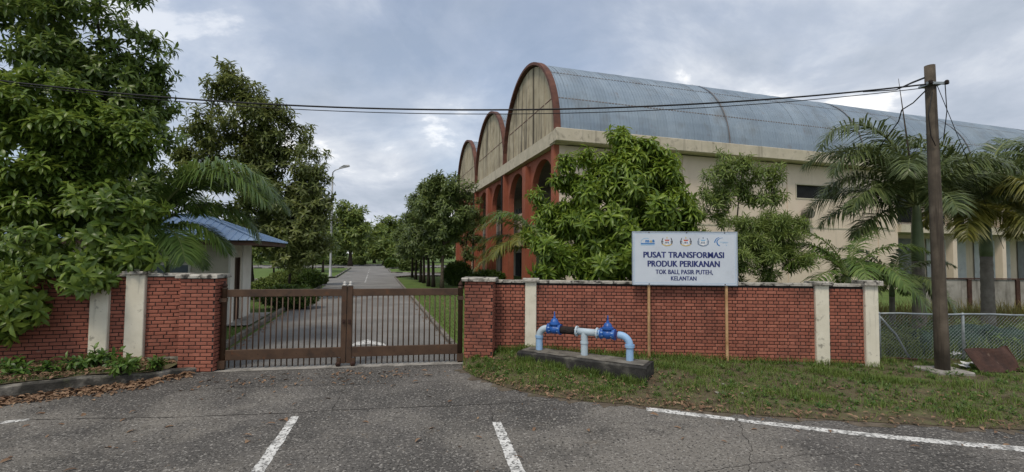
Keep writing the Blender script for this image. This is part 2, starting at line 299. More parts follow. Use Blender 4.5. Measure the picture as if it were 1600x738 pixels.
M['lawnblade'] = leafmat('lawn_blade', (.06,.10,.02), (.09,.14,.028), (.125,.18,.035), (.18,.20,.06), rough=.6, trans=.25)
M['drygrass'] = leafmat('dry_weed', (.10,.085,.03), (.15,.13,.04), (.22,.18,.05), (.28,.2,.05), rough=.8, trans=.2)
M['litter'] = leafmat('dead_leaf', (.085,.050,.030), (.17,.100,.058), (.27,.175,.108), (.38,.29,.17), rough=.75, trans=.08)
M['palmdark'] = leafmat('palm_leaf_dark', (.045,.068,.025), (.076,.108,.037), (.125,.16,.055), (.20,.22,.08), rough=.36, trans=.2)
M['palmyel'] = leafmat('palm_leaf_yellowing', (.065,.078,.020), (.12,.13,.028), (.20,.19,.036), (.30,.25,.05), rough=.42, trans=.25)
M['palmgrn'] = leafmat('palm_leaf_green', (.048,.092,.022), (.085,.145,.032), (.14,.205,.05), (.22,.28,.075), rough=.38, trans=.28)
M['tarp'] = mat('blue_plastic', [(.3, (.01,.05,.16)), (.7, (.02,.08,.24))], scale=4, rough=.4)
M['lowwall'] = mat('lowwall_concrete', [(.3, (.20,.19,.165)), (.55, (.31,.30,.27)), (.8, (.40,.385,.35))], scale=1.3, rough=.95, bump=.2, bscale=20,
    grime=[((.10,.09,.075), 1.2, .52, .7, .7)], streak=((.07,.062,.05), 3, .54, .7, .7))
M['net'] = mat('green_net', [(.3, (.012,.030,.024)), (.7, (.03,.06,.045))], scale=4, rough=.9)
M['litterw'] = mat('litter_white', [(.3, (.55,.56,.57)), (.7, (.7,.7,.7))], scale=6, rough=.6)
# ------------------------------------------------------------------ foliage builders
LEAF_V = np.array([(0,0,0), (.5,.38,.10), (0,.42,0), (-.5,.38,.10), (0,1,-.10)], dtype=np.float64)   # x = width, y = length, z = up
LEAF_F = np.array([(0,1,2), (0,2,3), (1,4,2), (2,4,3)])
LEAF8_V = np.array([(0,0,0), (.40,.30,.10), (0,.30,.045), (-.40,.30,.10), (.44,.66,.06), (0,.66,0), (-.44,.66,.06), (0,1,-.17)], dtype=np.float64)
LEAF8_F = np.array([(0,1,2), (0,2,3), (1,4,5), (1,5,2), (2,5,6), (2,6,3), (4,7,5), (5,7,6)])
FINE = [True]
def norm(a): return a/np.maximum(np.linalg.norm(a, axis=-1, keepdims=True), 1e-9)
def leaves(base, direc, up, length, width):
    """V, F of many leaves; direc / up are (n,3), length / width (n,)"""
    n = len(base); y = norm(direc); x = norm(np.cross(y, up)); z = np.cross(x, y)
    L, LF_ = (LEAF8_V, LEAF8_F) if FINE[0] else (LEAF_V, LEAF_F)
    V = base[:,None,:] + x[:,None,:]*(L[None,:,0,None]*width[:,None,None]) + y[:,None,:]*(L[None,:,1,None]*length[:,None,None]) + z[:,None,:]*(L[None,:,2,None]*length[:,None,None])
    F = (LF_[None] + (np.arange(n)*len(L))[:,None,None]).reshape(-1, 3)
    return V.reshape(-1, 3), F
def whorl(p, axis, nl, length, width, rs, spread=(45, 105), droop=.25, along=.35):
    """leaf rosettes at p (n,3) round axis (n,3)"""
    n = len(p); a = norm(axis); ref = np.where(np.abs(a[:,2:3]) > .9, np.array([[1.,0,0]]), np.array([[0,0,1.]]))
    u = norm(np.cross(a, ref)); v = np.cross(a, u)
    ph = (np.arange(nl)[None]*2.399 + rs.rand(n,1)*6.28 + rs.uniform(-.25,.25,(n,nl)))
    el = np.radians(np.linspace(spread[0], spread[1], nl)[None] + rs.uniform(-12, 12, (n,nl)))
    rad = u[:,None]*np.cos(ph)[...,None] + v[:,None]*np.sin(ph)[...,None]
    d = a[:,None]*np.cos(el)[...,None] + rad*np.sin(el)[...,None]
    d[...,2] -= droop*rs.uniform(.3, 1.3, (n,nl)); d = norm(d)
    L = length*rs.uniform(.65, 1.15, (n,nl)); W = width*rs.uniform(.75, 1.2, (n,nl))
    off = (1-np.linspace(0, 1, nl))[None,:,None]*along*length
    b = p[:,None] - a[:,None]*(along*length - off)
    up = norm(a[:,None]*1.0 + np.array([0,0,.8]) - 0*d)
    return b.reshape(-1,3), d.reshape(-1,3), np.broadcast_to(up, (n,nl,3)).reshape(-1,3), L.ravel(), W.ravel()
def E(px, py, y, rx, ry, rz=None):          # an ellipsoid of a crown: seen at (px,py), standing y metres off, radii in photo pixels
    c = AT(px, py, y); k = y/FOC
    return (np.array(c), np.array((rx*k, (rz if rz else min(rx, ry)*k*1.1), ry*k)))
def sample(ells, n, rs, shell=.45):
    vol = np.array([np.prod(e[1])**.8 for e in ells]); vol /= vol.sum(); idx = rs.choice(len(ells), n, p=vol)
    C = np.array([e[0] for e in ells])[idx]; Rr = np.array([e[1] for e in ells])[idx]
    d = norm(rs.randn(n, 3)); r = rs.rand(n, 1)**shell
    return C + d*r*Rr, d
def crown_tree(name, label, cat, base, ells, nclump, perclump, clump_r, mleaf, mbark, trunk_r, seed, nl=9, length=.2, width=.06, top=None, group=None,
               spread=(40, 105), droop=.25, individual=0, axis_up=.5, trunk_bend=.1, zmin=.2, avoid=None):
    rs = np.random.RandomState(seed); base = Vector(base)
    t = thing(name, label, cat, base, 0, group)
    cl, dd = sample(ells, nclump, rs)
    cl = cl[cl[:,2] > zmin + .2]
    cen = np.mean([e[0] for e in ells], axis=0)
    topp = Vector(top) if top else Vector((base.x*.4+cen[0]*.6, base.y*.4+cen[1]*.6, cen[2]*.55+max(e[0][2] for e in ells)*.45))
    # skeleton
    mb = MB(); nodes = []; rads = []
    K = 9; pts = []
    for i in range(K):
        f = i/(K-1); p = base.lerp(topp, f); p.z = base.z + (topp.z-base.z)*f
        p += Vector((math.sin(f*5+seed)*trunk_bend, math.cos(f*4+seed*2)*trunk_bend, 0))*f; pts.append(p)
    rr = [trunk_r*(1-.78*i/(K-1)) for i in range(K)]; rr[0] *= 1.35
    mb.tube([p-base for p in pts], rr, 8)
    for i in range(2, K): nodes.append(np.array(pts[i])); rads.append(rr[i])
    order = np.argsort(np.linalg.norm(cl - np.array(pts[K//2]), axis=1))
    for ci in order:
        p = cl[ci]; A = np.array(nodes); d = A - p; dist = np.linalg.norm(d, axis=1) + np.maximum(0, d[:,2])*1.2
        j = int(np.argmin(dist)); q = A[j]; r0 = min(rads[j]*.62, trunk_r*.45); r1 = max(r0*.4, trunk_r*.035)
        m1 = q*.66 + p*.34 + rs.randn(3)*.06*np.linalg.norm(p-q); m1[2] -= .05*np.linalg.norm(p-q); m2 = q*.33 + p*.67 + rs.randn(3)*.05*np.linalg.norm(p-q)
        mb.tube([Vector(x)-base for x in (q, m1, m2, p)], [r0, r0*.75+r1*.25, r0*.4+r1*.6, r1], 5, cap=False)
        for x, r in ((m1, r0*.7), (m2, r0*.5), (p, r1)): nodes.append(x); rads.append(r)
    # rosettes
    n = len(cl)*perclump; o = norm(rs.randn(n,3))*(rs.rand(n,1)**.5)*clump_r; o[:,2] *= .75
    P = np.repeat(cl, perclump, axis=0) + o
    ax = norm(np.repeat(cl, perclump, axis=0) - cen)*.55 + norm(o)*.6 + np.array([0,0,axis_up]) + rs.randn(n,3)*.2
    keep = P[:,2] > zmin
    if avoid: keep &= ~avoid(P)
    src = np.repeat(cl, perclump, axis=0)
    P, ax, src = P[keep], ax[keep], src[keep]
    for i in range(0, len(P), 1 if len(P) < 900 else 2):
        mb.tube([Vector(src[i])-base, Vector((src[i]*.4+P[i]*.6) - np.array((0,0,.04)))-base, Vector(P[i])-base], [trunk_r*.04+.002, trunk_r*.03+.002, .003], 3, cap=False)
    mb.build('trunk', mbark, t, smooth=True)
    bb = np.array(base); k0 = 0
    if individual:
        dist = np.linalg.norm(P - np.array((0,0,CAMH)), axis=1) - (P[:,2] > 0)*0
        idx = np.argsort(dist); near = idx[:individual]; rest = idx[individual:]
        protos = []
        for q in range(6):
            b, d, u, L, W = whorl(np.zeros((1,3)), np.array([[0,0,1.]]), nl, length, width, rs, spread, droop*.4)
            V, F = leaves(b, d, u, L, W); protos.append(fastmesh('leaf_cluster', V, F, mleaf))
        for i in near:
            oo = link('leaf_cluster', protos[rs.randint(6)], t, Vector(P[i]-bb)); z = Vector(ax[i]).normalized()
            oo.rotation_euler = (z.to_track_quat('Z', 'Y').to_matrix().to_4x4() @ Matrix.Rotation(rs.rand()*6.28, 4, 'Z')).to_euler(); s = rs.uniform(.8, 1.2); oo.scale = (s,s,s)
        P, ax = P[rest], ax[rest]
    if len(P):
        b, d, u, L, W = whorl(P, ax, nl, length, width, rs, spread, droop); V, F = leaves(b-bb, d, u, L, W)
        f = link('crown', fastmesh('crown', V, F, mleaf), t); f['kind'] = 'stuff'
    return t
def shrub(name, label, cat, base, ells, n, mleaf, seed, nl=7, length=.1, width=.045, group=None, shell=.3, mbark=None, stems=6, droop=.1, zmin=.03, spread=(30, 95)):
    rs = np.random.RandomState(seed); base = Vector(base); t = thing(name, label, cat, base, 0, group); bb = np.array(base)
    P, d = sample(ells, n, rs, shell); k = P[:,2] > base.z+zmin; P, d = P[k], d[k]
    b, dd, u, L, W = whorl(P, d + np.array([0,0,.6]) + rs.randn(len(P),3)*.3, nl, length, width, rs, spread, droop); V, F = leaves(b-bb, dd, u, L, W)
    f = link('foliage', fastmesh('foliage', V, F, mleaf), t); f['kind'] = 'stuff'
    mb = MB()
    for i in range(stems):
        q = P[rs.randint(len(P))]-bb; mb.tube([(q[0]*.15, q[1]*.15, -.02), (q[0]*.5, q[1]*.5, q[2]*.5), q], [.022, .016, .006], 5, cap=False)
    mb.build('stem', mbark or M['barkd'], t, smooth=True)
    return t
def frond_mesh(L, rise, droop, nleaf, leaflen, leafw, rs, mleaf, plum=.5, petiole=.14, lean=.75, bendp=1.35):
    """one pinnate frond growing along +X and up, arching over"""
    K = 26; pts = []; a0 = math.radians(rise); p = Vector((0,0,0)); ang = a0
    for i in range(K):
        pts.append(p.copy()); ang = a0 - math.radians(droop)*((i/(K-1))**bendp); p = p + Vector((math.cos(ang), 0, math.sin(ang)))*(L/(K-1))
    A = np.array(pts); n = nleaf*2
    s = np.repeat(np.linspace(petiole, .995, nleaf), 2); side = np.tile([1., -1.], nleaf)
    f = s*(K-1); i0 = np.minimum(f.astype(int), K-2); fr = (f-i0)[:,None]; B = A[i0]*(1-fr) + A[i0+1]*fr
    T = norm(A[i0+1]-A[i0]); S = np.zeros((n,3)); S[:,1] = side; U = np.cross(T, np.array([[0,1.,0]])); U = np.where(U[:,2:3] < 0, -U, U)
    ln = leaflen*(np.sin(np.clip((s-petiole)/(1-petiole),0,1)*math.pi*.86+.36)**.7)*rs.uniform(.85,1.1,n)
    fan = lean + .5*(s**3)
    up = plum*rs.uniform(-1, 1, n) + .18
    D = norm(T*fan[:,None]*.8 + S + U*up[:,None])
    # leaflets: three joints, drooping
    x = norm(np.cross(D, U)); w = leafw*rs.uniform(.8,1.15,n)
    q1 = B + D*(ln*.45)[:,None]; q1[:,2] -= .05*ln
    q2 = B + D*(ln*.95)[:,None]; q2[:,2] -= (.30+.25*rs.rand(n))*ln
    V = np.stack([B+x*(w*.25)[:,None], B-x*(w*.25)[:,None], q1+x*(w*.5)[:,None], q1-x*(w*.5)[:,None], q2], axis=1).reshape(-1,3)
    F = (np.array([(0,1,3),(0,3,2),(2,3,4)])[None] + (np.arange(n)*5)[:,None,None]).reshape(-1,3)
    mb = MB(); mb.tube(pts, [max(.006, .028*(1-.85*i/(K-1)))*(L/2.4) for i in range(K)], 5, cap=False)
    return fastmesh('frond', V, F, mleaf), mb.mesh('rachis', M['rachis'], True)
def palm(name, label, base, h_trunk, r, h_shaft, fr, seed, group=None, leaflen=.55, leafw=.045, nleaf=40, spear=None, plum=.5, lean_top=(0,0), shaft_r=None, bendp=1.35):
    """fr: list of (azimuth deg, rise deg, droop deg, length, material)"""
    rs = np.random.RandomState(seed); t = thing(name, label, 'palm', base, 0, group)
    mb = MB(); K = 22; pts = []; rad = []
    for i in range(K):
        f = i/(K-1); pts.append((lean_top[0]*f*f, lean_top[1]*f*f, f*h_trunk - .05)); rad.append(r*(1.12 - .2*f + .3*max(0, .12-f)) * (1.04 if i % 2 else .985))
    mb.tube(pts, rad, 14); mb.build('trunk', M['palmtrunk'], t, smooth=True)
    tx, ty = lean_top; sr = shaft_r or r*.95
    if h_shaft > 0:
        mb = MB(); mb.tube([(tx,ty,h_trunk-.06), (tx,ty,h_trunk+.12*h_shaft), (tx,ty,h_trunk+.55*h_shaft), (tx,ty,h_trunk+h_shaft), (tx,ty,h_trunk+h_shaft*1.15)], [sr*.98, sr*1.06, sr*.9, sr*.62, sr*.3], 12); mb.build('crownshaft', M['shaft'], t, smooth=True)
    top = Vector((tx, ty, h_trunk+h_shaft*.98))
    for az, rise, dr, L, ml in fr:
        me, ra = frond_mesh(L, rise, dr, nleaf, leaflen*(L/2.4)**.5, leafw, rs, ml, plum, bendp=bendp)
        o = link('frond', me, t, top + Vector((math.cos(math.radians(az)), math.sin(math.radians(az)), 0))*sr*.3, math.radians(az)); link('rachis', ra, o)
    if spear:
        mb = MB(); mb.tube([top-Vector((0,0,.1)), top+Vector(spear)*.5, top+Vector(spear)], [.03, .025, .006], 6); mb.build('spear_leaf', M['barkd'], t, smooth=True)
    return t
def scatter_blades(P, hmin, hmax, width, rs, lean=.6):
    n = len(P); a = rs.rand(n)*6.283; h = rs.uniform(hmin, hmax, n); d = np.stack([np.cos(a), np.sin(a), np.zeros(n)], 1); s = np.stack([-np.sin(a), np.cos(a), np.zeros(n)], 1)
    k = rs.uniform(.1, lean, n)*h; w = width*rs.uniform(.6, 1.3, n)
    z = np.zeros((n,3)); z[:,2] = 1
    V = np.stack([P+s*w[:,None], P-s*w[:,None], P+d*(k*.35)[:,None]+z*(h*.6)[:,None]+s*(w*.7)[:,None], P+d*(k*.35)[:,None]+z*(h*.6)[:,None]-s*(w*.7)[:,None], P+d*k[:,None]+z*h[:,None]], 1).reshape(-1,3)
    F = (np.array([(0,1,3),(0,3,2),(2,3,4)])[None] + (np.arange(n)*5)[:,None,None]).reshape(-1,3)
    return V, F
def flat_leaves(P, rs, lmin=.05, lmax=.12, wr=.38, tilt=.35, lift=.012):
    n = len(P); a = rs.rand(n)*6.283; d = np.stack([np.cos(a), np.sin(a), rs.uniform(-tilt, tilt, n)*.6], 1); up = norm(np.stack([rs.uniform(-tilt,tilt,n), rs.uniform(-tilt,tilt,n), np.ones(n)], 1))
    L = rs.uniform(lmin, lmax, n); Q = P.copy(); Q[:,2] += lift + np.abs(d[:,2])*L*.4
    return leaves(Q, d, up, L, L*wr*rs.uniform(.8, 1.3, n))
M['kerbin'] = mat('kerb_worn', [(.3, (.10,.09,.075)), (.55, (.19,.175,.15)), (.8, (.29,.27,.235))], scale=4, rough=.95, bump=.3, bscale=40, grime=[((.045,.04,.032), 2.5, .5, .66, .8)])
M['dirt'] = mat('dirt_edge', [(.3, (.07,.055,.04)), (.55, (.12,.098,.073)), (.8, (.19,.16,.125))], scale=5, detail=9, rough=1, bump=.6, bscale=50, grime=[((.05,.06,.022), 3, .55, .68, .6)])
# ------------------------------------------------------------------ ground, road, drive, kerbs
TH = math.radians(16.8); D1 = Vector((-math.sin(TH), math.cos(TH), 0)); D2 = Vector((math.cos(TH), math.sin(TH), 0)); R0 = Vector((-4.58, 12.8, 0))
def RP(u, v, z=0): return R0 + D1*u + D2*v + Vector((0,0,z))
def poly(name, pts, m, z=None, parent=None, sub=0):
    import bmesh
    bm = bmesh.new(); vs = [bm.verts.new((p[0], p[1], p[2] if z is None else z)) for p in pts]; f = bm.faces.new(vs); bmesh.ops.triangulate(bm, faces=[f])
    for q in bm.faces:
        if q.normal.z < 0: q.normal_flip()
    me = bpy.data.meshes.new(name); bm.to_mesh(me); bm.free(); me.materials.append(m); return link(name, me, parent)
def strip(pts, w, z=.004):
    """flat ribbon following pts, ground level"""
    V = []; F = []
    for i, p in enumerate(pts):
        t = (pts[min(i+1,len(pts)-1)]-pts[max(i-1,0)]); t.z = 0; t.normalize(); s = Vector((-t.y, t.x, 0)); ww = w[i] if hasattr(w, '__len__') else w
        V += [p+s*ww/2+Vector((0,0,z)), p-s*ww/2+Vector((0,0,z))]
        if i: F.append((2*i-2, 2*i-1, 2*i+1, 2*i))
    return MB().add(V, F)
GL = G(350, 578); GR = G(716, 566); GMID = (GL+GR)/2
mb = MB(); n = 24
mb.add([(-900,-60,-.04),(900,-60,-.04),(900,1500,-.04),(-900,1500,-.04)], [(0,1,2,3)])
struct(mb.build('ground', M['lawn']), 'green turf ground of the compound reaching to the trees')
EDGE = [G(*p) for p in ((721,577),(745,590),(790,606),(850,619),(910,627),(980,633),(1060,640),(1200,651),(1350,660),(1500,668),(1600,673))]
dE = (EDGE[-1]-EDGE[-3]).normalized(); EDGE += [EDGE[-1]+dE*8, EDGE[-1]+dE*30]
KERB = [G(*p) for p in ((319,580),(266,590),(197,602),(125,610),(0,627),(-200,648))]
dK = (KERB[-1]-KERB[-2]).normalized(); KERB += [KERB[-1]+Vector((-.93,-.36,0))*4, KERB[-1]+Vector((-.98,-.2,0))*25]
rp = [Vector((KERB[-1].x,-14,0)), Vector((EDGE[-1].x,-14,0))] + [p+Vector((0,.35,0)) for p in reversed(EDGE)] + [GR+Vector((.3,.25,0)), GL+Vector((-.1,.12,0))] + [p+Vector((-.08,.1,0)) for p in KERB]
road = struct(poly('road', rp, M['asphalt'], 0), 'weathered grey asphalt road and gate apron with worn white lines')
gd = (GR-GL).normalized()
# concrete threshold under the gate
th = strip([GL-gd*.35, GL+gd*1.6, GL+gd*3.2, GR+gd*.45], [.42,.36,.40,.36], .006)
struct(th.build('gate_threshold', M['concrete']), 'pale concrete threshold strip below the gate')
drive = struct(poly('driveway', [GL+Vector((.0,.13,0)), GR+Vector((.1,.13,0)), RP(-1.5,2.75), RP(95,2.75), RP(95,-2.75), RP(-2,-2.75)], M['asphalt_in'], .002), 'pale asphalt driveway running straight in from the gate')
for nm, a in (('side_road', (23.4, 31, -70, -2.75)), ('side_road', (36.5, 43, 2.75, 10.6)), ('side_road', (66, 80, 2.75, 60)), ('side_road', (66, 80, -70, -2.75))):
    struct(poly(nm, [RP(a[0],a[2]), RP(a[0],a[3]), RP(a[1],a[3]), RP(a[1],a[2])], M['asphalt_in'], .002), 'grey asphalt side road branching off the driveway')
# junction flares
for nm, pts in (('junction_flare', (RP(43,2.75), RP(45.5,2.75), RP(43,5.5))), ('junction_flare', (RP(34,2.75), RP(36.5,2.75), RP(36.5,5))), ('junction_flare', (RP(31,-2.75), RP(31,-5.5), RP(34,-2.75)))):
    struct(poly(nm, pts, M['asphalt_in'], .002), 'asphalt corner where driveway and side road join')
# painted marks (children of the road)
def mark(pts, parent=road, z=.004, m='paint', name='road_marking'): return poly(name, [Vector((p.x,p.y,z)) for p in pts], M[m], None, parent)
def jag(a, b, n, amp, rs): return [a.lerp(b, i/n) + Vector((rs.uniform(-amp,amp), rs.uniform(-amp,amp), 0)) for i in range(n+1)]
rs0 = np.random.RandomState(3)
def dash(tl, tr, br, bl): 
    a, b, c, d = G(*tl), G(*tr), G(*br), G(*bl); return mark(jag(a, b, 3, .006, rs0) + jag(b, c, 22, .007, rs0)[1:] + jag(c, d, 3, .004, rs0)[1:] + jag(d, a, 22, .007, rs0)[1:-1])
dash((455,651),(468,651),(413,738),(392,738)); dash((769,660),(783,660),(831,760),(806,760)); 
el = [(1010,636.5,642),(1080,645,650.5),(1148,653.5,658)]; el2 = [(1153,654.5,659),(1230,663,668.5),(1300,671,677),(1400,681,687.5),(1500,690,697),(1600,699,706.5),(1800,716,725)]
for L_ in (el, el2):
    top = [G(x, a) for x, a, b in L_]; bot = [G(x, b) for x, a, b in L_]
    tt = []; bb_ = []
    for i in range(len(top)-1): tt += jag(top[i], top[i+1], 8, .006, rs0)[:-1]; bb_ += jag(bot[i], bot[i+1], 8, .006, rs0)[:-1]
    mark(tt+[top[-1]]+[bot[-1]]+bb_[::-1])
mark([G(-160,676), G(0,659), G(46,654.5), G(46,657.5), G(0,663), G(-160,681)])
mark([G(546,542), G(556,535), G(574,531), G(600,537), G(604,541), G(575,538)], drive, .007)
for u in (26.5, 29, 31.5, 34, 36.5, 39, 42, 46, 52, 58): mark([RP(u,-.06), RP(u,.06), RP(u+1.1,.06), RP(u+1.1,-.06)], drive, .007)
# joints and cracks in the asphalt
def crack(px, w=.014, amp=.02, m='crack', seed=1):
    rs = np.random.RandomState(seed); P = [G(*p) for p in px]; Q = []
    for i in range(len(P)-1): Q += jag(P[i], P[i+1], 14, amp, rs)[:-1]
    strip(Q+[P[-1]], [w*rs.uniform(.25,1.5) for _ in range(len(Q)+1)], .003).build('crack', M[m], road)
crack([(45,656),(280,652),(465,645),(520,641.5),(765,632),(870,625)], .018, .012)
crack([(280,610),(420,604),(560,601),(723,594)], .012, .015, seed=2)
crack([(1150,655),(1175,700),(1165,760)], .008, .03, seed=4)
crack([(765,632),(772,660)], .01, .03, seed=5); crack([(538,580),(541,601),(520,641)], .010, .03, seed=6)
crack([(1600,720),(1400,706),(1250,712),(1100,738)], .007, .03, seed=7)
# kerb of the left bed
WLa = Vector((-7.0, 9.56, 0)); WLd = Vector((-.9735, -.2286, 0))
def kerbline(pts, h, w, m, name, label, n=5):
    Q = []
    for i in range(len(pts)-1):
        k = max(2, int((pts[i+1]-pts[i]).length/.25)); Q += [(pts[i].lerp(pts[i+1], j/k)) for j in range(k)]
    Q.append(pts[-1]); V = []; F = []; rs = np.random.RandomState(5)
    for i, p in enumerate(Q):
        t = (Q[min(i+1,len(Q)-1)]-Q[max(i-1,0)]); t.normalize(); s = Vector((t.y, -t.x, 0)); hh = h(i/len(Q), p) + rs.uniform(-.018,.018); b = .03
        for (o, z) in ((0,-.05),(0.0,hh-b),(b,hh),(w-b,hh),(w,hh-b),(w,-.05)): V.append(p + s*(o+rs.uniform(-.016,.016)) + Vector((0,0,z)))
        if i: F += [((i-1)*6+j, (i-1)*6+j+1, i*6+j+1, i*6+j) for j in range(5)]
    F += [tuple(range(6)), tuple(range((len(Q)-1)*6, len(Q)*6))[::-1]]
    o = MB().add(V, F).build(name, m); return struct(o, label)
kerbline(KERB, lambda f, p: .10+.12*min(1, max(0, (-p.x-6.3)/1.2)), .16, M['kerb'], 'bed_kerb', 'blackened mossy concrete kerb round the planting bed')
# planting bed behind the kerb
def interp(pts, x): 
    P = sorted(pts, key=lambda p: p.x)
    if x <= P[0].x: return P[0].y
    for a, b in zip(P, P[1:]):
        if a.x <= x <= b.x: return a.y + (b.y-a.y)*(x-a.x)/max(1e-6, b.x-a.x)
    return P[-1].y
def wall_left_y(x): return WLa.y + (x-WLa.x)*WLd.y/WLd.x
def bed_z(x, y): return .10 + .12*min(1, max(0, (-x-6.5)/1.0)) + .03*math.sin(x*5+y*3) * .4 + .02
def gridmesh(xs, y0f, y1f, nv, zf, name, m):
    V = []; F = []
    for i, x in enumerate(xs):
        a, b = y0f(x), y1f(x)
        for j in range(nv+1): y = a+(b-a)*j/nv; V.append((x, y, zf(x, y, j/nv)))
        if i: F += [((i-1)*(nv+1)+j, i*(nv+1)+j, i*(nv+1)+j+1, (i-1)*(nv+1)+j+1) for j in range(nv)]
    return MB().add(V, F).build(name, m, smooth=True)
xs = list(np.arange(-6.75, -12, -.15)) + [-14, -20, -30]
struct(gridmesh(xs[::-1], lambda x: interp(KERB, x)+.12, lambda x: max(interp(KERB,x)+.2, wall_left_y(x)+.1), 8, lambda x, y, f: bed_z(x, y)+rnd.uniform(-.015,.015), 'planting_bed', M['verge']), 'raised planting bed of dark soil under the brick wall')
# grass verge on the right
WRa = Vector((-.43, 10.78, 0)); WRb = Vector((8.1, 10.13, 0)); WRd = (WRb-WRa).normalized()
def wall_right_y(x): return WRa.y + (x-WRa.x)*WRd.y/WRd.x
def hb(x): return float(np.interp(x, [-1.2,-.4,.5,3,6,8,12], [.05,.14,.2,.11,.03,.0,.0]))
def verge_back(x): return wall_right_y(x)+.1 if -.43 <= x <= 8.2 else (10.4 if x < 0 else 11.0)
def verge_f(x, y): a, b = interp(EDGE, x), verge_back(x); return min(1, max(0, (y-a)/max(.05,b-a)))
def verge_z(x, y):
    f = verge_f(x, y); s = f*f*(3-2*f)
    return .012 + hb(x)*s + .05*min(1,f*5)*(.5+.5*math.sin(x*2.3+math.sin(y*3)))*(1-.85*f) + .012*math.sin(x*9+y*7)*min(1,f*6)
xs = list(np.arange(EDGE[0].x+.02, 13, .12)) + [15, 20, 30, EDGE[-1].x]
struct(gridmesh(xs, lambda x: interp(EDGE, x), verge_back, 14, lambda x, y, f: verge_z(x, y), 'verge', M['verge']), 'rough grass verge between road edge and brick wall')
# dirt washed onto the road along the grass
V = []; F = []; Q = []
for a, b in zip(EDGE, EDGE[1:-2]): Q += [a.lerp(b, j/8) for j in range(8)]
for i, p in enumerate(Q):
    t = (Q[min(i+1,len(Q)-1)]-Q[max(i-1,0)]).normalized(); s = Vector((-t.y, t.x, 0)); o_ = .10+.09*math.sin(i*.9)+.07*math.sin(i*2.3+1)+rnd.uniform(-.04,.05)
    V += [p+s*.1+Vector((0,0,.0035)), p-s*max(.02, o_)+Vector((0,0,.0035))]
    if i: F.append((2*i-2, 2*i-1, 2*i+1, 2*i))
struct(MB().add(V, F).build('dirt_edge', M['dirt']), 'brown dirt washed along the road edge by the verge')
# lawn kerbs along the drive, each stone its own piece
def kerb_stones(name, label, line, size=1.0, h=.12, w=.13, mats=('kerbin',), gap=.012):
    t = thing(name, label, None, (line[0].x, line[0].y, 0)); del_ = t.pop('category', None); t['kind'] = 'structure'
    L = [Vector(p) for p in line]; seg = []; 
    for a, b in zip(L, L[1:]):
        d = (b-a); k = max(1, round(d.length/size)); seg += [(a+d*(i/k), a+d*((i+1)/k)) for i in range(k)]
    cache = {}
    for i, (a, b) in enumerate(seg):
        m = mats[i % len(mats)]; ln = round((b-a).length, 2)
        if (m, ln) not in cache: cache[(m, ln)] = MB().bbox(gap, ln-gap, 0, w, -.05, h, .02).mesh('kerb_stone', M[m])
        d = b-a; o = link('kerb_stone', cache[(m, ln)], t, a-t.location, math.atan2(d.y, d.x)); o.rotation_euler.x = rnd.uniform(-.02,.02)
    return t
kerb_stones('drive_kerb', 'pale concrete kerb between driveway and guardhouse lawn', [RP(-1.6,-2.9), RP(22,-2.9), RP(23.2,-4), RP(23.2,-30)])
kerb_stones('drive_kerb', 'pale concrete kerb between driveway and lawn under the tree row', [RP(-2,2.78), RP(34,2.78), RP(36.2,4.6), RP(36.2,10.4)])
M['kblack'] = mat('kerb_black', [(.3,(.03,.03,.03)),(.7,(.07,.07,.065))], scale=4, rough=.9)
kerb_stones('island_kerb', 'black and white kerb round the lamp post lawn', [RP(31.2,-40), RP(31.2,-5.5), RP(34,-2.9), RP(65.5,-2.9), RP(65.6,-5), RP(65.6,-40)], 1.0, .14, .15, ('concrete','kblack','kerbin'))
kerb_stones('island_kerb', 'black and white kerb of the lawn past the tree row', [RP(43.2,10.4), RP(43.2,5.5), RP(45.5,2.8), RP(60,2.8), RP(65.6,6), RP(65.6,30)], 1.0, .14, .15, ('concrete','kblack','kerbin'))
kerb_stones('island_kerb', 'black and white kerb in front of the far hedge', [RP(80.2,-30), RP(80.2,0), RP(80.2,30)], 1.1, .16, .15, ('concrete','kblack','kerbin'))
# ------------------------------------------------------------------ brickwork
def brick_mesh(lx):
    h = .060; d = .05; b = .006
    V = [(0,d,0),(lx,d,0),(lx,d,h),(0,d,h), (0,b,0),(lx,b,0),(lx,b,h),(0,b,h), (b,0,b),(lx-b,0,b),(lx-b,0,h-b),(b,0,h-b)]
    F = [(8,9,10,11),(4,5,9,8),(5,6,10,9),(6,7,11,10),(7,4,8,11),(0,1,5,4),(1,2,6,5),(2,3,7,6),(3,0,4,7)]
    return V, F
BR = {}
def brick_me(lx):
    k = round(lx, 3)
    if k not in BR: V, F = brick_mesh(k); BR[k] = MB().add(V, F).mesh('brick', M['brick'])
    return BR[k]
CO = .075
def course_bricks(x0, x1, k, bond):
    """start / length of the bricks in course k between x0 and x1"""
    J = .015; out = []; head = (k % 2 == 1) if bond == 'english' else False
    lx = .0975 if head else .2105
    if bond == 'stretcher': off = (.1125 if k % 2 else 0)
    else: off = .056 if head else 0
    if bond == 'mixed' : off = [0, .1125, .056, .169][k % 4]
    x = x0 - off
    while x < x1 - .01:
        a, b = max(x, x0), min(x+lx, x1)
        if b-a > .03: out.append((round(a, 4), round(b-a, 3)))
        x += lx + J
    return out
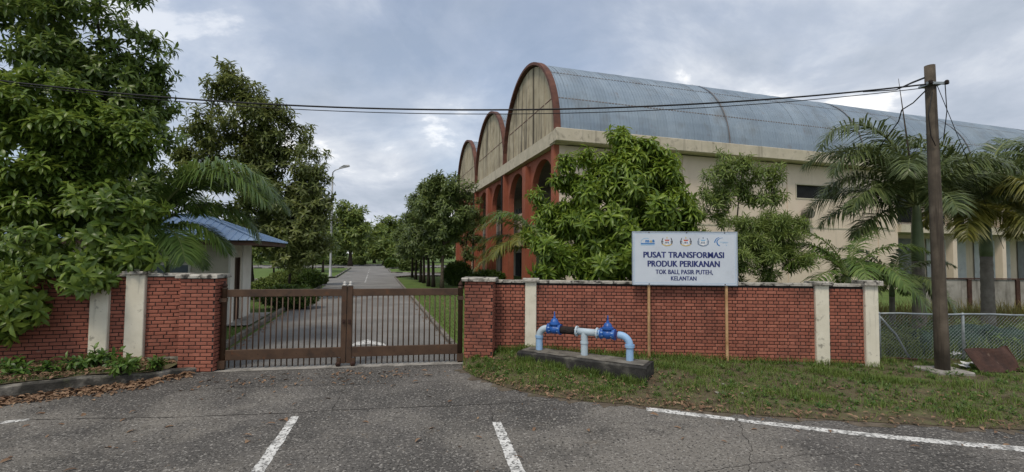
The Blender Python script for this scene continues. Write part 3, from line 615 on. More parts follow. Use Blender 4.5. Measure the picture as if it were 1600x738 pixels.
def lay(parent, rows, limit, proud=.012):
    """rows: list of (x, z, lx, face) ; face = (origin Vector, rotation about z) in the parent's frame"""
    mw = Matrix.Translation(parent.location) @ Matrix.Rotation(parent.rotation_euler.z, 4, 'Z'); it = []
    for x, z, lx, (o, r) in rows:
        loc = Vector(o) + Matrix.Rotation(r, 3, 'Z') @ Vector((x, -proud + rnd.uniform(-.003,.003), z)); it.append(((mw @ loc - Vector((0,0,CAMH))).length, loc, r, lx))
    it.sort(key=lambda q: q[0]); mb = MB()
    for i, (d, loc, r, lx) in enumerate(it):
        rot = (rnd.uniform(-.006,.006), rnd.uniform(-.008,.008), r+rnd.uniform(-.006,.006))
        if i < limit: b = link('brick', brick_me(lx), parent, loc); b.rotation_euler = rot
        else:
            V, F = brick_mesh(lx); mm = Matrix.Translation(loc) @ Matrix.Rotation(rot[2], 4, 'Z') @ Matrix.Rotation(rot[1], 4, 'Y'); mb.add([mm @ Vector(v) for v in V], F)
    if mb.v: o = mb.build('brickwork', M['brick'], parent); o['kind'] = 'stuff'
def slab_piece(x0, x1, y0, y1, z0, z1, name, m, parent, b=.012):
    """a weathered slab with chipped, uneven edges"""
    V = []; F = []; k = max(2, int((x1-x0)/.12)); rs = np.random.RandomState(int(abs(x0*97+z1*31+y0*13)) % 9999)
    for i in range(k+1):
        x = x0+(x1-x0)*i/k; j = lambda a=.006: rs.uniform(-a, a)
        for (y, z) in ((y0+j(), z0),(y0+j(),z1-b),(y0+b+j(),z1+j(.003)),(y1-b,z1+j(.003)),(y1,z1-b),(y1,z0)): V.append((x, y, z))
        if i: F += [((i-1)*6+q, i*6+q, i*6+(q+1)%6, (i-1)*6+(q+1)%6) for q in range(6)]
    F += [tuple(range(6)), tuple(range(k*6, k*6+6))[::-1]]
    return MB().add(V, F).build(name, m, parent)
# right boundary wall
rz = math.atan2(WRd.y, WRd.x); LW = (WRb-WRa).length
wr = thing('brick_wall', 'long red brick wall behind the signboard and blue pipes', 'wall', WRa, rz)
MB().box(.0, LW-.02, .0, .18, -.1, 1.765).build('mortar_bed', M['mortar'], wr)
def lx_of(px): # local x on the wall of a photo column
    d = ray(px, 500); a = Vector((d.x, d.y)); 
    den = a.x*WRd.y - a.y*WRd.x; t = (WRa.x*WRd.y - WRa.y*WRd.x)/den; return (Vector((a.x*t, a.y*t, 0)) - WRa).dot(WRd)
pil = [(lx_of(820.5), lx_of(838)), (lx_of(1272), lx_of(1293)), (lx_of(1349), lx_of(1369.5))]
rows = []; z0 = .055
for k in range(22):
    z = z0 + k*CO + .02
    for a, b in ((.02, pil[0][0]+.005), (pil[0][1]-.005, pil[1][0]+.005), (pil[1][1]-.005, pil[2][0]+.005)):
        for x, l in course_bricks(a, b, k, 'english'): rows.append((x, z, l, ((0,0,0), 0)))
lay(wr, rows, 300)
for a, b in ((-.03, pil[0][0]), (pil[0][1], pil[1][0]), (pil[1][1], pil[2][0])): slab_piece(a+.003, b-.003, -.045, .21, 1.765, 1.825, 'coping', M['coping'], wr); slab_piece(a+.003, b-.003, -.03, .02, -.1, .062, 'plinth', M['plinth'], wr)
for i, (a, b) in enumerate(pil):
    MB().bbox(a, b, -.085, .22, -.12, 1.80, .012).build('pillar', M['cream'], wr); slab_piece(a-.06, b+.06, -.15, .27, 1.803, 1.865 + (.035 if i == 2 else 0), 'pillar_cap', M['coping'], wr)
# gate pillars
def gate_pillar(label, loc, rzz, wdt, dep, nc, top, bond):
    t = thing('brick_pillar', label, 'pillar', loc, rzz)
    MB().box(.012, wdt-.012, .012, dep-.002, -.1, top).build('mortar_bed', M['mortar'], t); rows = []
    for k in range(nc):
        z = .02 + k*CO
        for x, l in course_bricks(.012 if k % 2 else 0, wdt - (0 if k % 2 else .012), k, bond): rows.append((x, z, l, ((0,.012,0), 0)))
        for x, l in course_bricks(0 if k % 2 else .012, dep-.01, k+1, bond):
            rows.append((x, z, l, ((wdt-.012,.004,0), math.pi/2)))
        for x, l in course_bricks(0, dep-.02, k+1, bond): rows.append((x, z, l, ((.012,dep-.01,0), -math.pi/2)))
    lay(t, rows, 300, .0115)
    slab_piece(-.06, wdt+.06, -.06, dep+.05, top, top+.075, 'cap', M['coping'], t, .02)
    return t
PRl = AT(725, 500, 10.32); PRr = AT(770, 500, 10.28)
gate_pillar('red brick gate pillar at the grassy right end of the gate', (PRl.x, 10.32, 0), rz, (PRr.x-PRl.x), .5, 24, 1.815, 'mixed')
PLl = AT(279, 500, 9.27); PLr = AT(333, 500, 9.27)
gate_pillar('red brick gate pillar beside the planting bed end of the kerb', (PLl.x, 9.27, 0), math.radians(3), (PLr.x-PLl.x), .42, 25, 1.90, 'stretcher')
# left boundary wall: local x runs from the far-left end towards the gate
WLl = 8.0; WLo = WLa + WLd*WLl; rzl = math.atan2(-WLd.y, -WLd.x)
wl = thing('brick_wall', 'red brick wall behind weeds, half hidden by overhanging branches', 'wall', WLo, rzl)
MB().box(0, WLl+.25, .0, .18, -.05, 1.925).build('mortar_bed', M['mortar'], wl)
def lxl(px):
    d = ray(px, 500); e_ = -WLd; den = d.x*e_.y - d.y*e_.x; t = (WLo.x*e_.y - WLo.y*e_.x)/den; return (Vector((d.x*t, d.y*t, 0)) - WLo).dot(e_)
pl = [(lxl(143), lxl(172)), (lxl(198), lxl(228))]; rows = []
for k in range(22):
    z = .265 + k*CO
    for a, b in ((2.0, pl[0][0]), (pl[0][1], pl[1][0]), (pl[1][1], WLl+.25)):
        for x, l in course_bricks(a, b, k, 'mixed'): rows.append((x, z, l, ((0,0,0), 0)))
lay(wl, rows, 300)
for a, b in ((0, pl[0][0]), (pl[0][1], pl[1][0]), (pl[1][1], WLl+.25)): slab_piece(a+.003, b-.003, -.045, .21, 1.925, 1.985, 'coping', M['coping'], wl); slab_piece(a+.003, b-.003, -.05, .02, 0, .262, 'plinth', M['plinth'], wl)
for a, b in pl: MB().bbox(a, b, -.09, .22, -.05, 1.965, .012).build('pillar', M['cream'], wl); slab_piece(a-.05, b+.05, -.14, .27, 1.968, 2.03, 'pillar_cap', M['coping'], wl)
# ------------------------------------------------------------------ the gate
gz = math.atan2(gd.y, gd.x); HALF = (GR-GL).length/2
def gate_leaf(label, org, rzz, L, flip):
    t = thing('gate_leaf', label, 'gate', org, rzz)       # local x from outer end to the meeting stile; flip mirrors
    s = -1 if flip else 1
    def bx(a, b, *r): return (min(s*a, s*b), max(s*a, s*b)) + r
    MB().bbox(*bx(.02, L-.10, -.022, .022, 1.50, 1.655), .006).build('top_rail', M['gate'], t)
    br = MB().bbox(*bx(.02, L-.10, -.026, .026, .19, .405), .006).build('bottom_rail', M['gate'], t)
    for i in range(9):
        x = s*(.15 + i*(L-.4)/8); MB().lathe([(.0,-.004),(.009,-.004),(.009,.002),(.0,.002)], 8, (x,-.028,.30), 'Y').build('rivet', M['rust'], br)
    bm_ = MB().lathe([(.0145,.035),(.0145,1.499)], 8).mesh('bar', M['gate'], True)
    for i in range(20):
        x = .085 + i*(L-.27)/19; o = link('bar', bm_, t, (s*x, rnd.uniform(-.003,.003), 0)); o.rotation_euler = (0, rnd.uniform(-.004,.004), 0)
    MB().bbox(*bx(L-.115, L-.006, -.04, .04, .06, 1.72), .008).build('meeting_stile', M['gate'], t)
    cp = MB().lathe([(.0,0),(.048,0),(.05,.03),(.03,.04),(.034,.055),(.036,.075),(.02,.095),(.0,.10)], 12, (s*(L-.06),0,1.72)).build('stile_cap', M['bolt'], t, smooth=True)
    hd = MB(); hd.box(*bx(L-.085, L-.03, -.055, -.04, .92, 1.0)); hd.tube([(s*(L-.06),-.06,.96),(s*(L-.06),-.085,.96),(s*(L-.075),-.09,.93)], .01, 6); hd.build('latch', M['rust'], t)
    wh = MB(); wh.box(*bx(L-.19, L-.115, -.055, .055, .02, .17)); wh.build('wheel_bracket', M['gate'], t)
    MB().lathe([(.0,-.02),(.05,-.02),(.055,0),(.05,.02),(.0,.02)], 14, (s*(L-.15),-.08,.056), 'Y').build('wheel', M['rust'], t, smooth=True)
    return t
gate_leaf('brown barred gate leaf hinged beside the planting bed pillar', GL, gz, HALF, False)
gate_leaf('brown barred gate leaf hinged beside the grassy verge pillar', GR, gz, HALF, True)
for (p, s, lab) in ((GL, -1, 'round brown gate post with finial at planting bed pillar'), (GR, 1, 'round brown gate post with finial at grassy verge pillar')):
    t = thing('gate_post', lab, 'post', p+gd*s*.035, gz)
    MB().lathe([(.055,-.05),(.055,1.66),(.062,1.665),(.062,1.69),(.03,1.70)], 14).build('shaft', M['gate'], t, smooth=True)
    MB().lathe([(.028,1.70),(.05,1.72),(.055,1.745),(.04,1.775),(.018,1.79),(.022,1.81),(.0,1.83)], 12).build('finial', M['rust'], t, smooth=True)
    for z_a, z_b in ((.04,.20),(1.40,1.48)): MB().box(-.07,.07,-.075,-.0,z_a,z_b).build('hinge', M['gate'], t)
#@@OBJECTS
# ------------------------------------------------------------------ factory hall: local x along the long side wall, local y along the arcaded front, built from its near corner
BC = Vector((2.77, 27.0, 0)); W = 11.16; RISE = 5.85; SPR = 9.80; LB = 62.; SEG = 28.3
fb = thing('factory_hall', 'cream hall with three barrel roofs and red arcaded front', 'building', BC, TH)
def arcp(f, r=1.0, dz=0): a = math.pi*(1-f); return (W/2 + W/2*r*math.cos(a), SPR + dz + RISE*r*math.sin(a))
# side wall with the slot window cut out
sx0, sx1, sz0, sz1 = 18.25, 22.2, 6.6, 7.55
mb = MB(); mb.box(0.0, sx0, 0, .25, -.2, 8.98); mb.box(sx0, sx1, 0.001, .25, -.2, sz0); mb.box(sx0, sx1, .001, .25, sz1, 8.98); mb.box(sx1, SEG, 0, .25, -.2, 8.98)
sw = mb.build('side_wall', M['wall'], fb)
MB().box(sx0+.002, sx1-.002, .16, .2, sz0+.002, sz1-.002).build('window_recess', M['dark'], sw)
mb = MB()
for (a, b, c, d) in ((sx0-.08, sx1+.08, sz0-.09, sz0), (sx0-.08, sx1+.08, sz1, sz1+.08), (sx0-.08, sx0, sz0, sz1), (sx1, sx1+.08, sz0, sz1)): mb.box(a, b, -.03, .05, c, d)
mb.build('window_frame', M['fascia'], sw)
for x in (0.18, 8.9, 17.6, 26.4): MB().box(x-.22 if x > 1 else -.003, x+.22 if x > 1 else .42, -.06, .02, -.2, 8.97).build('pilaster', M['wall'], sw)
for z in (4.45,): MB().box(.5, SEG-.4, -.035, .01, z, z+.10).build('string_course', M['fascia'], sw)
mb = MB(); mb.lathe([(.30,-.55),(.335,-.55),(.335,.05),(.30,.05)], 20, (18.95,0,5.45), 'Y'); mb.build('vent_pipe', M['kerbin'], sw, smooth=False)
MB().lathe([(.0,-.47),(.298,-.47),(.298,-.45),(.0,-.45)], 20, (18.95,0,5.45), 'Y').build('vent_mouth', M['dark'], sw)
# recessed end: slab, upper opening, columns, roller shutters
mb = MB(); mb.box(SEG, LB, 2.4, 2.6, -.2, 8.98); rw = mb.build('recessed_wall', M['wall'], fb)
MB().box(SEG-.25, SEG-.002, .26, 2.4, -.2, 8.97).build('return_wall', M['wall'], fb)
MB().box(SEG+.002, LB, -.25, 2.39, 4.35, 4.95).build('floor_slab', M['fascia'], fb)
for i in range(6):
    x = SEG + .3 + i*6.2
    if i: MB().box(x-.25, x+.25, 0, .5, -.2, 4.348).build('column', M['wall'], fb); MB().box(x-.25, x+.25, 0, .5, 4.952, 8.97).build('column', M['wall'], fb)
    sh = MB(); s2 = MB()
    for k in range(40):
        z = .0 + k*.1; sh.add([(x+.5,2.36,z),(x+5.6,2.36,z),(x+5.6,2.30,z+.02),(x+.5,2.30,z+.02),(x+.5,2.30,z+.08),(x+5.6,2.30,z+.08),(x+.5,2.36,z+.1),(x+5.6,2.36,z+.1)], [(0,1,2,3),(3,2,5,4),(4,5,7,6)])
    sh.build('roller_shutter', M['shutter' if i in (0,3) else 'shutterw'], fb)
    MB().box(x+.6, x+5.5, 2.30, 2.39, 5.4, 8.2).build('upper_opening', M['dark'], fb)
# eaves beam
mb = MB(); mb.bbox(-.55, LB+.3, -.95, -.55, 9.02, 9.78, .03); mb.box(-.5, LB, -.549, .3, 9.05, 9.30); mb.build('eaves_beam', M['fascia'], fb)
# front: piers and arches
def arch_bay(y0, y1, ow, name):
    """red wall panel between y0 and y1 with an arched opening of width ow"""
    yc = (y0+y1)/2; r = ow/2; zs = 8.66-r; n = 16; xs_ = (0.0, .42); V = []; F = []
    prof = [(yc-r, -.2)] + [(yc - r*math.cos(math.pi*i/n), zs + r*math.sin(math.pi*i/n)) for i in range(n+1)] + [(yc+r, -.2)]
    outer = [(y0, -.2)] + [(y0 + (y1-y0)*i/n, 8.98) for i in range(n+1)] + [(y1, -.2)]
    k = len(prof)
    for x in xs_:
        for (y, z) in prof: V.append((x, y, z))
        for (y, z) in outer: V.append((x, y, z))
    for i in range(k-1): 
        F.append((i, k+i, k+i+1, i+1)); F.append((2*k+i, 2*k+i+1, 3*k+i+1, 3*k+i)); F.append((i, i+1, 2*k+i+1, 2*k+i))
    return MB().add(V, F).build(name, M['redcol'], fb)
for b in range(3):
    yb = b*W
    for h_ in range(2): arch_bay(yb + h_*W/2 + .002, yb + (h_+1)*W/2 - .002, 4.2, 'arch_panel')
    for j, y in enumerate((yb, yb+W/2)): MB().box(-.36, .3, y-.36 if y else -.055, y+.36, -.2, 8.55 + (.43 if j == 0 else .1)).build('pier', M['redcol'], fb)
    MB().box(-.42, .45, yb+.001 if b else -.5, yb+W-.001, 8.985, SPR-.01).build('gable_beam', M['fascia'], fb)
    # gable
    n = 36; V = []; F = []
    for x in (-.06, .25):
        V.append((x, W/2, SPR-.008))
        for i in range(n+1): y, z = arcp(i/n, .985); V.append((x, y, z))
    for i in range(n): F.append((0, i+2, i+1)); F.append((n+2, n+3+i, n+4+i))
    g = MB().add([(x, y+yb, z) for x, y, z in V], F).build('gable', M['gable'], fb)
    for i in range(1, 10):        # cast panel joints
        yy = W*i/10; zt = SPR + RISE*math.sqrt(max(0, 1-((yy-W/2)/(W/2))**2))*.97
        if i in (2,4,5,6,8): MB().box(-.085, -.055, yb+yy-.05, yb+yy+.05, SPR, zt-.06).build('gable_rib', M['gable'], g)
    MB().box(-.075, -.055, yb+.9, yb+W-.9, SPR+2.3, SPR+2.36).build('gable_joint', M['trim'], g)
    # rim
    V = []; F = []
    for i in range(n+1):
        for x, r, dz in ((-.35,1.0,0),(-.35,1.028,.02),(.05,1.028,.02),(.05,1.0,0)): y, z = arcp(i/n, r, dz); V.append((x, y+yb, z))
        if i: F += [((i-1)*4+q, i*4+q, i*4+(q+1)%4, (i-1)*4+(q+1)%4) for q in range(4)]
    F += [(0,1,2,3), tuple(n*4+q for q in (3,2,1,0))]
    MB().add(V, F).build('roof_rim', M['trim'], fb)
    # roof sheets: ribbed strips, each a piece
    rf = None; pw = .69; npan = int(LB/pw); prof = [(q*.23+dx, hh_) for q in range(3) for dx, hh_ in ((0,0),(.022,.04),(.05,.04),(.072,0))] + [(pw-.004,0)]; NPR = len(prof); m_ = 26 if b == 0 else 14
    V = []; F = []
    for i in range(m_+1):
        for (x, h_) in prof: y, z = arcp(i/m_, 1.005 + h_/5.7); V.append((x, y, z))
        if i: F += [((i-1)*NPR+q, (i-1)*NPR+q+1, i*NPR+q+1, i*NPR+q) for q in range(NPR-1)]
    # each sheet is bent in one piece over the vault
    me = MB().add(V, F).mesh('roof_sheet', M['roof']); mr_ = MB()
    for f_ in (.12, .26, .40, .55, .70, .85):
        y, z = arcp(f_, 1.006); y2, z2 = arcp(f_+.004, 1.006); mr_.add([(0,y+yb,z+.02),(LB,y+yb,z+.02),(LB,y2+yb,z2+.02),(0,y2+yb,z2+.02)], [(0,1,2,3)])
    rf = mr_.build('roof', M['roofline'], fb)
    if b == 0:
        for i in range(npan): o = link('roof_sheet', me, rf, (i*pw, yb, rnd.uniform(-.012,.012)))
        for x in (12.4, 24.8, 37.2, 49.6):
            mr2 = MB()
            for i in range(m_):
                y, z = arcp(i/m_, 1.018); y2, z2 = arcp((i+1)/m_, 1.018); mr2.add([(x,y,z),(x+.10,y,z),(x+.10,y2,z2),(x,y2,z2)], [(0,1,2,3)])
            mr2.build('roof_seam', M['roofline'], rf)
    else:
        mb = MB()
        for i in range(npan): mb.add([(x+i*pw, y+yb, z) for x, y, z in V], F)
        o = mb.build('roof_sheets', M['roof'], rf); o['kind'] = 'stuff'
    if b: MB().tube([(-.44, yb, 8.9), (-.44, yb, .0)], .07, 8).build('downpipe', M['dark'], fb)
MB().box(-.36, .3, 3*W-.36, 3*W+.1, -.2, 8.98).build('pier', M['redcol'], fb)
# arcade interior: floors, parapets, back wall, windows
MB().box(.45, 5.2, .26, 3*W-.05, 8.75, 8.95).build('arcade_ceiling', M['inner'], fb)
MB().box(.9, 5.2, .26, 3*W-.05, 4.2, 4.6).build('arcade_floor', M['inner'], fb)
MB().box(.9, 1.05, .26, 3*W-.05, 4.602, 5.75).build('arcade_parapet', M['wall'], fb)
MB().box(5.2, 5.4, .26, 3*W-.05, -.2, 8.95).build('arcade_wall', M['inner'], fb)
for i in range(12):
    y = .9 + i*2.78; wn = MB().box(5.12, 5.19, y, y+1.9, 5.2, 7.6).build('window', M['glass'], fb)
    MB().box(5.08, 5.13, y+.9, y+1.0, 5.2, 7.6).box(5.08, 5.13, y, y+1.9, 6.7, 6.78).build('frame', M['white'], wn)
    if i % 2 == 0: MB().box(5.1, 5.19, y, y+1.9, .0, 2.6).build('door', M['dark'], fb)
# plain rear and far walls
MB().box(LB-.3, LB, 2.61, 3*W, -.2, 8.97).build('rear_wall', M['wall'], fb); MB().box(.46, LB-.31, 3*W-.04, 3*W+.2, -.2, 8.97).build('far_wall', M['wall'], fb)
for b in range(3):
    V = [(LB, W/2+b*W, SPR-.01)] + [(LB, arcp(i/24,.99)[0]+b*W, arcp(i/24,.99)[1]) for i in range(25)]
    MB().add(V, [(0, i+1, i+2) for i in range(24)]).build('rear_gable', M['gable'], fb)
# ------------------------------------------------------------------ guardhouse
gA = G(356, 507); gB = G(397, 493); 
gh = thing('guardhouse', 'small cream guardhouse with blue metal hip roof behind the wall', 'building', gA, TH)
LG = 2.6; WG = 4.6; HG = 2.76          # local y along the drive, local -x away from it
mb = MB(); mb.box(-WG, 0, 0, .15, -.1, HG); mb.box(-.15, 0, .151, .62, -.1, HG); mb.box(-.15, 0, 1.22, LG, -.1, HG); mb.box(-.15, 0, .62, 1.22, 2.25, HG); mb.box(-WG, -WG+.15, .151, LG, -.1, HG); mb.box(-WG+.151, -.151, LG-.15, LG-.001, -.1, HG)
mb.build('wall', M['ghwall'], gh)
MB().box(-.03, .04, -.04, .40, -.1, HG-.02).build('corner_pier', M['white'], gh); MB().box(-.03, .05, 1.45, LG+.03, -.1, HG-.02).build('corner_pier', M['white'], gh)
dr = MB().box(-.12, -.06, .64, 1.2, .02, 2.22).build('door', M['door'], gh); MB().box(-.05, .012, .62, .67, .0, 2.25).box(-.05, .012, 1.17, 1.22, .0, 2.25).build('door_frame', M['fasciab'], dr)
wn = MB().box(-2.2, -1.2, -.02, .02, 1.0, 2.0).build('window', M['glass'], gh); MB().box(-2.26, -2.2, -.04, .03, .95, 2.05).box(-1.2, -1.14, -.04, .03, .95, 2.05).box(-2.2, -1.2, -.04, .03, 2.0, 2.05).box(-2.2, -1.2, -.04, .03, .95, 1.0).build('frame', M['white'], wn)
ov = 1.0; x0, x1, y0, y1 = -WG-ov, 1.1, -ov, LG+ov; ze = HG+.06; zr = HG+.98; yr = (y0+y1)/2; xr0, xr1 = x0+2.3, x1-2.3
MB().box(x0+.03, x1-.03, y0+.03, y1-.03, HG+.002, ze-.02).build('soffit', M['fasciab'], gh)
mb = MB()
for (a, b, c, d) in ((x0,x1,y0,y0+.03),(x0,x1,y1-.03,y1),(x0,x0+.03,y0+.031,y1-.031),(x1-.03,x1,y0+.031,y1-.031)): mb.box(a,b,c,d,HG-.10,ze-.01)
mb.build('fascia_board', M['fasciab'], gh)
rf = MB().add([(x0-.05,y0-.05,ze),(x1+.05,y0-.05,ze),(x1+.05,y1+.05,ze),(x0-.05,y1+.05,ze),(xr0,yr,zr),(xr1,yr,zr)], [(0,1,5,4),(1,2,5),(2,3,4,5),(3,0,4)]).build('roof', M['blueroof'], gh)
mb = MB()
def ribz(x, y): return ze + (zr-ze)*min(1, min((y-y0)/(yr-y0), (y1-y)/(y1-yr), (x1-x)/(x1-xr1), (x-x0)/(xr0-x0)))
x = x0+.1
while x < x1:
    f = min(1, (x1-x)/(x1-xr1), (x-x0)/(xr0-x0)); yt = y0 + (yr-y0)*f
    mb.tube([(x, y0-.05, ze+.015), (x, yt, ribz(x, yt)+.015)], .02, 4); mb.tube([(x, y1+.05, ze+.015), (x, y1-(y1-yr)*f, ribz(x, yt)+.015)], .02, 4); x += .24
y = y0+.1
while y < y1:
    f = 1-abs(y-yr)/(yr-y0); mb.tube([(x1+.05, y, ze+.015), (x1-(x1-xr1)*f, y, ze+(zr-ze)*f+.015)], .02, 4); y += .24
mb.build('roof_rib', M['blueroof'], rf)
for a, b in (((x1+.05,y0-.05,ze+.02),(xr1,yr,zr+.02)), ((x1+.05,y1+.05,ze+.02),(xr1,yr,zr+.02)), ((x0-.05,y0-.05,ze+.02),(xr0,yr,zr+.02)), ((xr0,yr,zr+.02),(xr1,yr,zr+.02))): MB().tube([a, b], .045, 6).build('ridge_cap', M['blueroof'], rf)
struct(poly('guardhouse_apron', [gA+D1*-.5+D2*-.3, gA+D1*-.5+D2*.75, gA+D1*3.0+D2*.75, gA+D1*3.0+D2*-.3], M['concrete'], .02), 'concrete step slab beside the guardhouse door')
# ------------------------------------------------------------------ signboard
SW, SH = 2.36, 1.2
sbl = AT(988, 445, 10.32); sbr = AT(1152.5, 446, 10.22); sdir = Vector((sbr.x-sbl.x, -.10, 0)); SW = sdir.length; SH = (AT(988,362,10.32)-sbl).z
sg = thing('signboard', 'white signboard with navy lettering and crests on two timber posts', 'sign', (sbl.x, 10.32, 0), math.atan2(sdir.y, sdir.x)); zb = sbl.z
MB().bbox(0, SW, -.012, .012, zb, zb+SH, .004).build('panel', M['sign'], sg)
fr_ = MB(); e_ = .02
for (a, b, c, d) in ((0,SW,zb-.004,zb+e_),(0,SW,zb+SH-e_,zb+SH+.004),(-.004,e_,zb+e_,zb+SH-e_),(SW-e_,SW+.004,zb+e_,zb+SH-e_)): fr_.box(a,b,-.018,.018,c,d)
fr_.build('frame', M['signedge'], sg)
il = MB()
for (a, b, c, d) in ((.045,SW-.045,zb+.045,zb+.05),(.045,SW-.045,zb+SH-.05,zb+SH-.045),(.045,.05,zb+.05,zb+SH-.05),(SW-.05,SW-.045,zb+.05,zb+SH-.05)): il.box(a,b,-.0135,-.0125,c,d)
il.build('border_line', M['plight'], sg)
for px, pw_ in ((1014.5, .055), (1136, .055)):
    x = (px-988)/164.5*SW; g_ = verge_z(sg.location.x+x, 10.3); MB().bbox(x-pw_/2, x+pw_/2, .014, .065, g_-.3, zb+SH-.03, .006).build('post', M['timber'], sg)
for fx in (.16,.52,.88): MB().lathe([(0,-.02),(.014,-.02),(.014,.0),(0,.0)], 8, (fx*SW,0,zb+SH-.02), 'Y').build('bolt', M['rust'], sg); 
for fx in (.16,.88): MB().lathe([(0,-.02),(.014,-.02),(.014,.0),(0,.0)], 8, (fx*SW,0,zb+.02), 'Y').build('bolt', M['rust'], sg)
dg = None
def lettering(body, f0, f1, g0, g1, bold, m, name='lettering', thick=()):
    cu = bpy.data.curves.new('t', 'FONT'); cu.body = body; cu.size = 1; cu.offset = bold; cu.resolution_u = 3; cu.space_character = 1.04
    ob = bpy.data.objects.new('t', cu); sc.collection.objects.link(ob); bpy.context.view_layer.update()
    me = bpy.data.meshes.new_from_object(ob.evaluated_get(bpy.context.evaluated_depsgraph_get())); bpy.data.objects.remove(ob)
    co = np.zeros(len(me.vertices)*3); me.vertices.foreach_get('co', co); co = co.reshape(-1,3); mn, mx = co.min(0), co.max(0)
    if ',' in body: mn[1] = 0.0 - .015
    q = np.zeros_like(co); q[:,0] = (f0 + (co[:,0]-mn[0])/(mx[0]-mn[0])*(f1-f0))*SW; q[:,2] = zb + SH*(1-g1) + (co[:,1]-mn[1])/(mx[1]-mn[1])*(g1-g0)*SH; q[:,1] = -.0155
    me.vertices.foreach_set('co', q.astype(np.float32).ravel()); me.materials.clear(); me.materials.append(M[m]); me.update()
    for q_, dx in enumerate(thick):
        m2 = me.copy(); q2 = q.copy(); q2[:,0] += dx; q2[:,1] -= .0004*(q_+1); m2.vertices.foreach_set('co', q2.astype(np.float32).ravel()); m2.update(); link(name, m2, sg)
    return link(name, me, sg)
lettering('PUSAT TRANSFORMASI', .108, .871, .378, .49, .006, 'navy', thick=(-.007,.007)); lettering('PRODUK PERIKANAN', .148, .83, .544, .658, .006, 'navy', thick=(-.007,.007))
lettering('TOK BALI, PASIR PUTEH,', .223, .764, .712, .795, .004, 'navy', thick=(-.004,.004)); lettering('KELANTAN', .369, .609, .834, .912, .004, 'navy', thick=(-.004,.004))
def pr(name, pts, m, y=-.0145, parent=None):
    """flat printed shape; pts in sign fractions (x right, y down)"""
    return MB().add([(p[0]*SW, y, zb+SH*(1-p[1])) for p in pts], [tuple(range(len(pts)))]).build(name, M[m], parent or sg)
def arcband(name, cx_, cy_, r0x, r0y, r1x, r1y, a0, a1, m, y=-.0145, n=14):
    A = [math.radians(a0+(a1-a0)*i/n) for i in range(n+1)]; V = [(cx_+r0x*math.cos(a), cy_-r0y*math.sin(a)) for a in A] + [(cx_+r1x*math.cos(a), cy_-r1y*math.sin(a)) for a in A]
    MB().add([(p[0]*SW, y, zb+SH*(1-p[1])) for p in V], [(i, i+1, n+2+i, n+1+i) for i in range(n)]).build(name, M[m], sg)
arcband('logo_arch', .133, .205, .052, .085, .047, .075, 60, 185, 'plight'); lettering('m', .125, .163, .16, .205, .06, 'pblue', 'logo_letter'); lettering('e', .168, .19, .165, .205, .01, 'pyel', 'logo_letter'); lettering('a', .192, .214, .15, .205, .07, 'pblue', 'logo_letter')
pr('logo_bar', [(.081,.216),(.215,.216),(.215,.236),(.081,.236)], 'pblue'); pr('logo_bar', [(.081,.242),(.215,.242),(.215,.256),(.081,.256)], 'plight')
for ci, (c0, c1) in enumerate(((.277,.388),(.456,.569),(.621,.733))):
    c = (c0+c1)/2; w_ = (c1-c0)/2; main, ribbon, shield = (('pblack','pyel','pred') if ci < 2 else ('pgrey','pgrey','plight')); T = .094; H_ = .185
    yy = lambda f: T + f*H_
    for s in (-1, 1):
        pr('crest_supporter', [(c+s*w_*.62, yy(.10)), (c+s*w_*.78, yy(.16)), (c+s*w_*.98, yy(.50)), (c+s*w_*.90, yy(.78)), (c+s*w_*.70, yy(.74)), (c+s*w_*.80, yy(.48))], main)
        pr('crest_paw', [(c+s*w_*.95, yy(.42)), (c+s*w_*1.02, yy(.46)), (c+s*w_*.62, yy(.56)), (c+s*w_*.60, yy(.50))], main, -.0148)
    pr('crest_shield', [(c-w_*.52, yy(.34)), (c+w_*.52, yy(.34)), (c+w_*.50, yy(.62)), (c+w_*.3, yy(.80)), (c, yy(.88)), (c-w_*.3, yy(.80)), (c-w_*.50, yy(.62))], 'pwhite')
    pr('crest_chief', [(c-w_*.44, yy(.30)), (c+w_*.44, yy(.30)), (c+w_*.34, yy(.44)), (c-w_*.34, yy(.44))], shield, -.0152)
    for (a, b_, m2) in ((-.36,-.2,'pgrey'), (-.12,.06,'pblack'), (.14,.3,'pblue')): pr('crest_quarter', [(c+w_*a, yy(.50)), (c+w_*b_, yy(.50)), (c+w_*b_, yy(.70)), (c+w_*a, yy(.70))], m2 if ci < 2 else 'pgrey', -.0152)
    arcband('crest_ribbon', c, yy(.60), w_*.95, H_*.36, w_*.80, H_*.27, 205, 335, ribbon, -.0156)
    pr('crest_star', [(c, yy(0)), (c+w_*.10, yy(.10)), (c+w_*.05, yy(.2)), (c-w_*.05, yy(.2)), (c-w_*.10, yy(.10))], ribbon)
arcband('logo_swoosh', .835, .205, .053, .105, .043, .097, 95, 178, 'pblue'); arcband('logo_swoosh', .868, .192, .066, .085, .056, .080, 95, 205, 'pblue', -.0149)
pr('logo_swoosh', [(.802,.192),(.811,.19),(.818,.228),(.838,.262),(.824,.263),(.808,.235)], 'pblue', -.0151)
pr('logo_line', [(.835,.186),(.916,.190),(.916,.196),(.835,.194)], 'plight'); pr('logo_line', [(.86,.205),(.905,.207),(.905,.211),(.86,.210)], 'plight'); pr('logo_dot', [(.893,.24),(.9,.24),(.9,.256),(.893,.256)], 'plight')
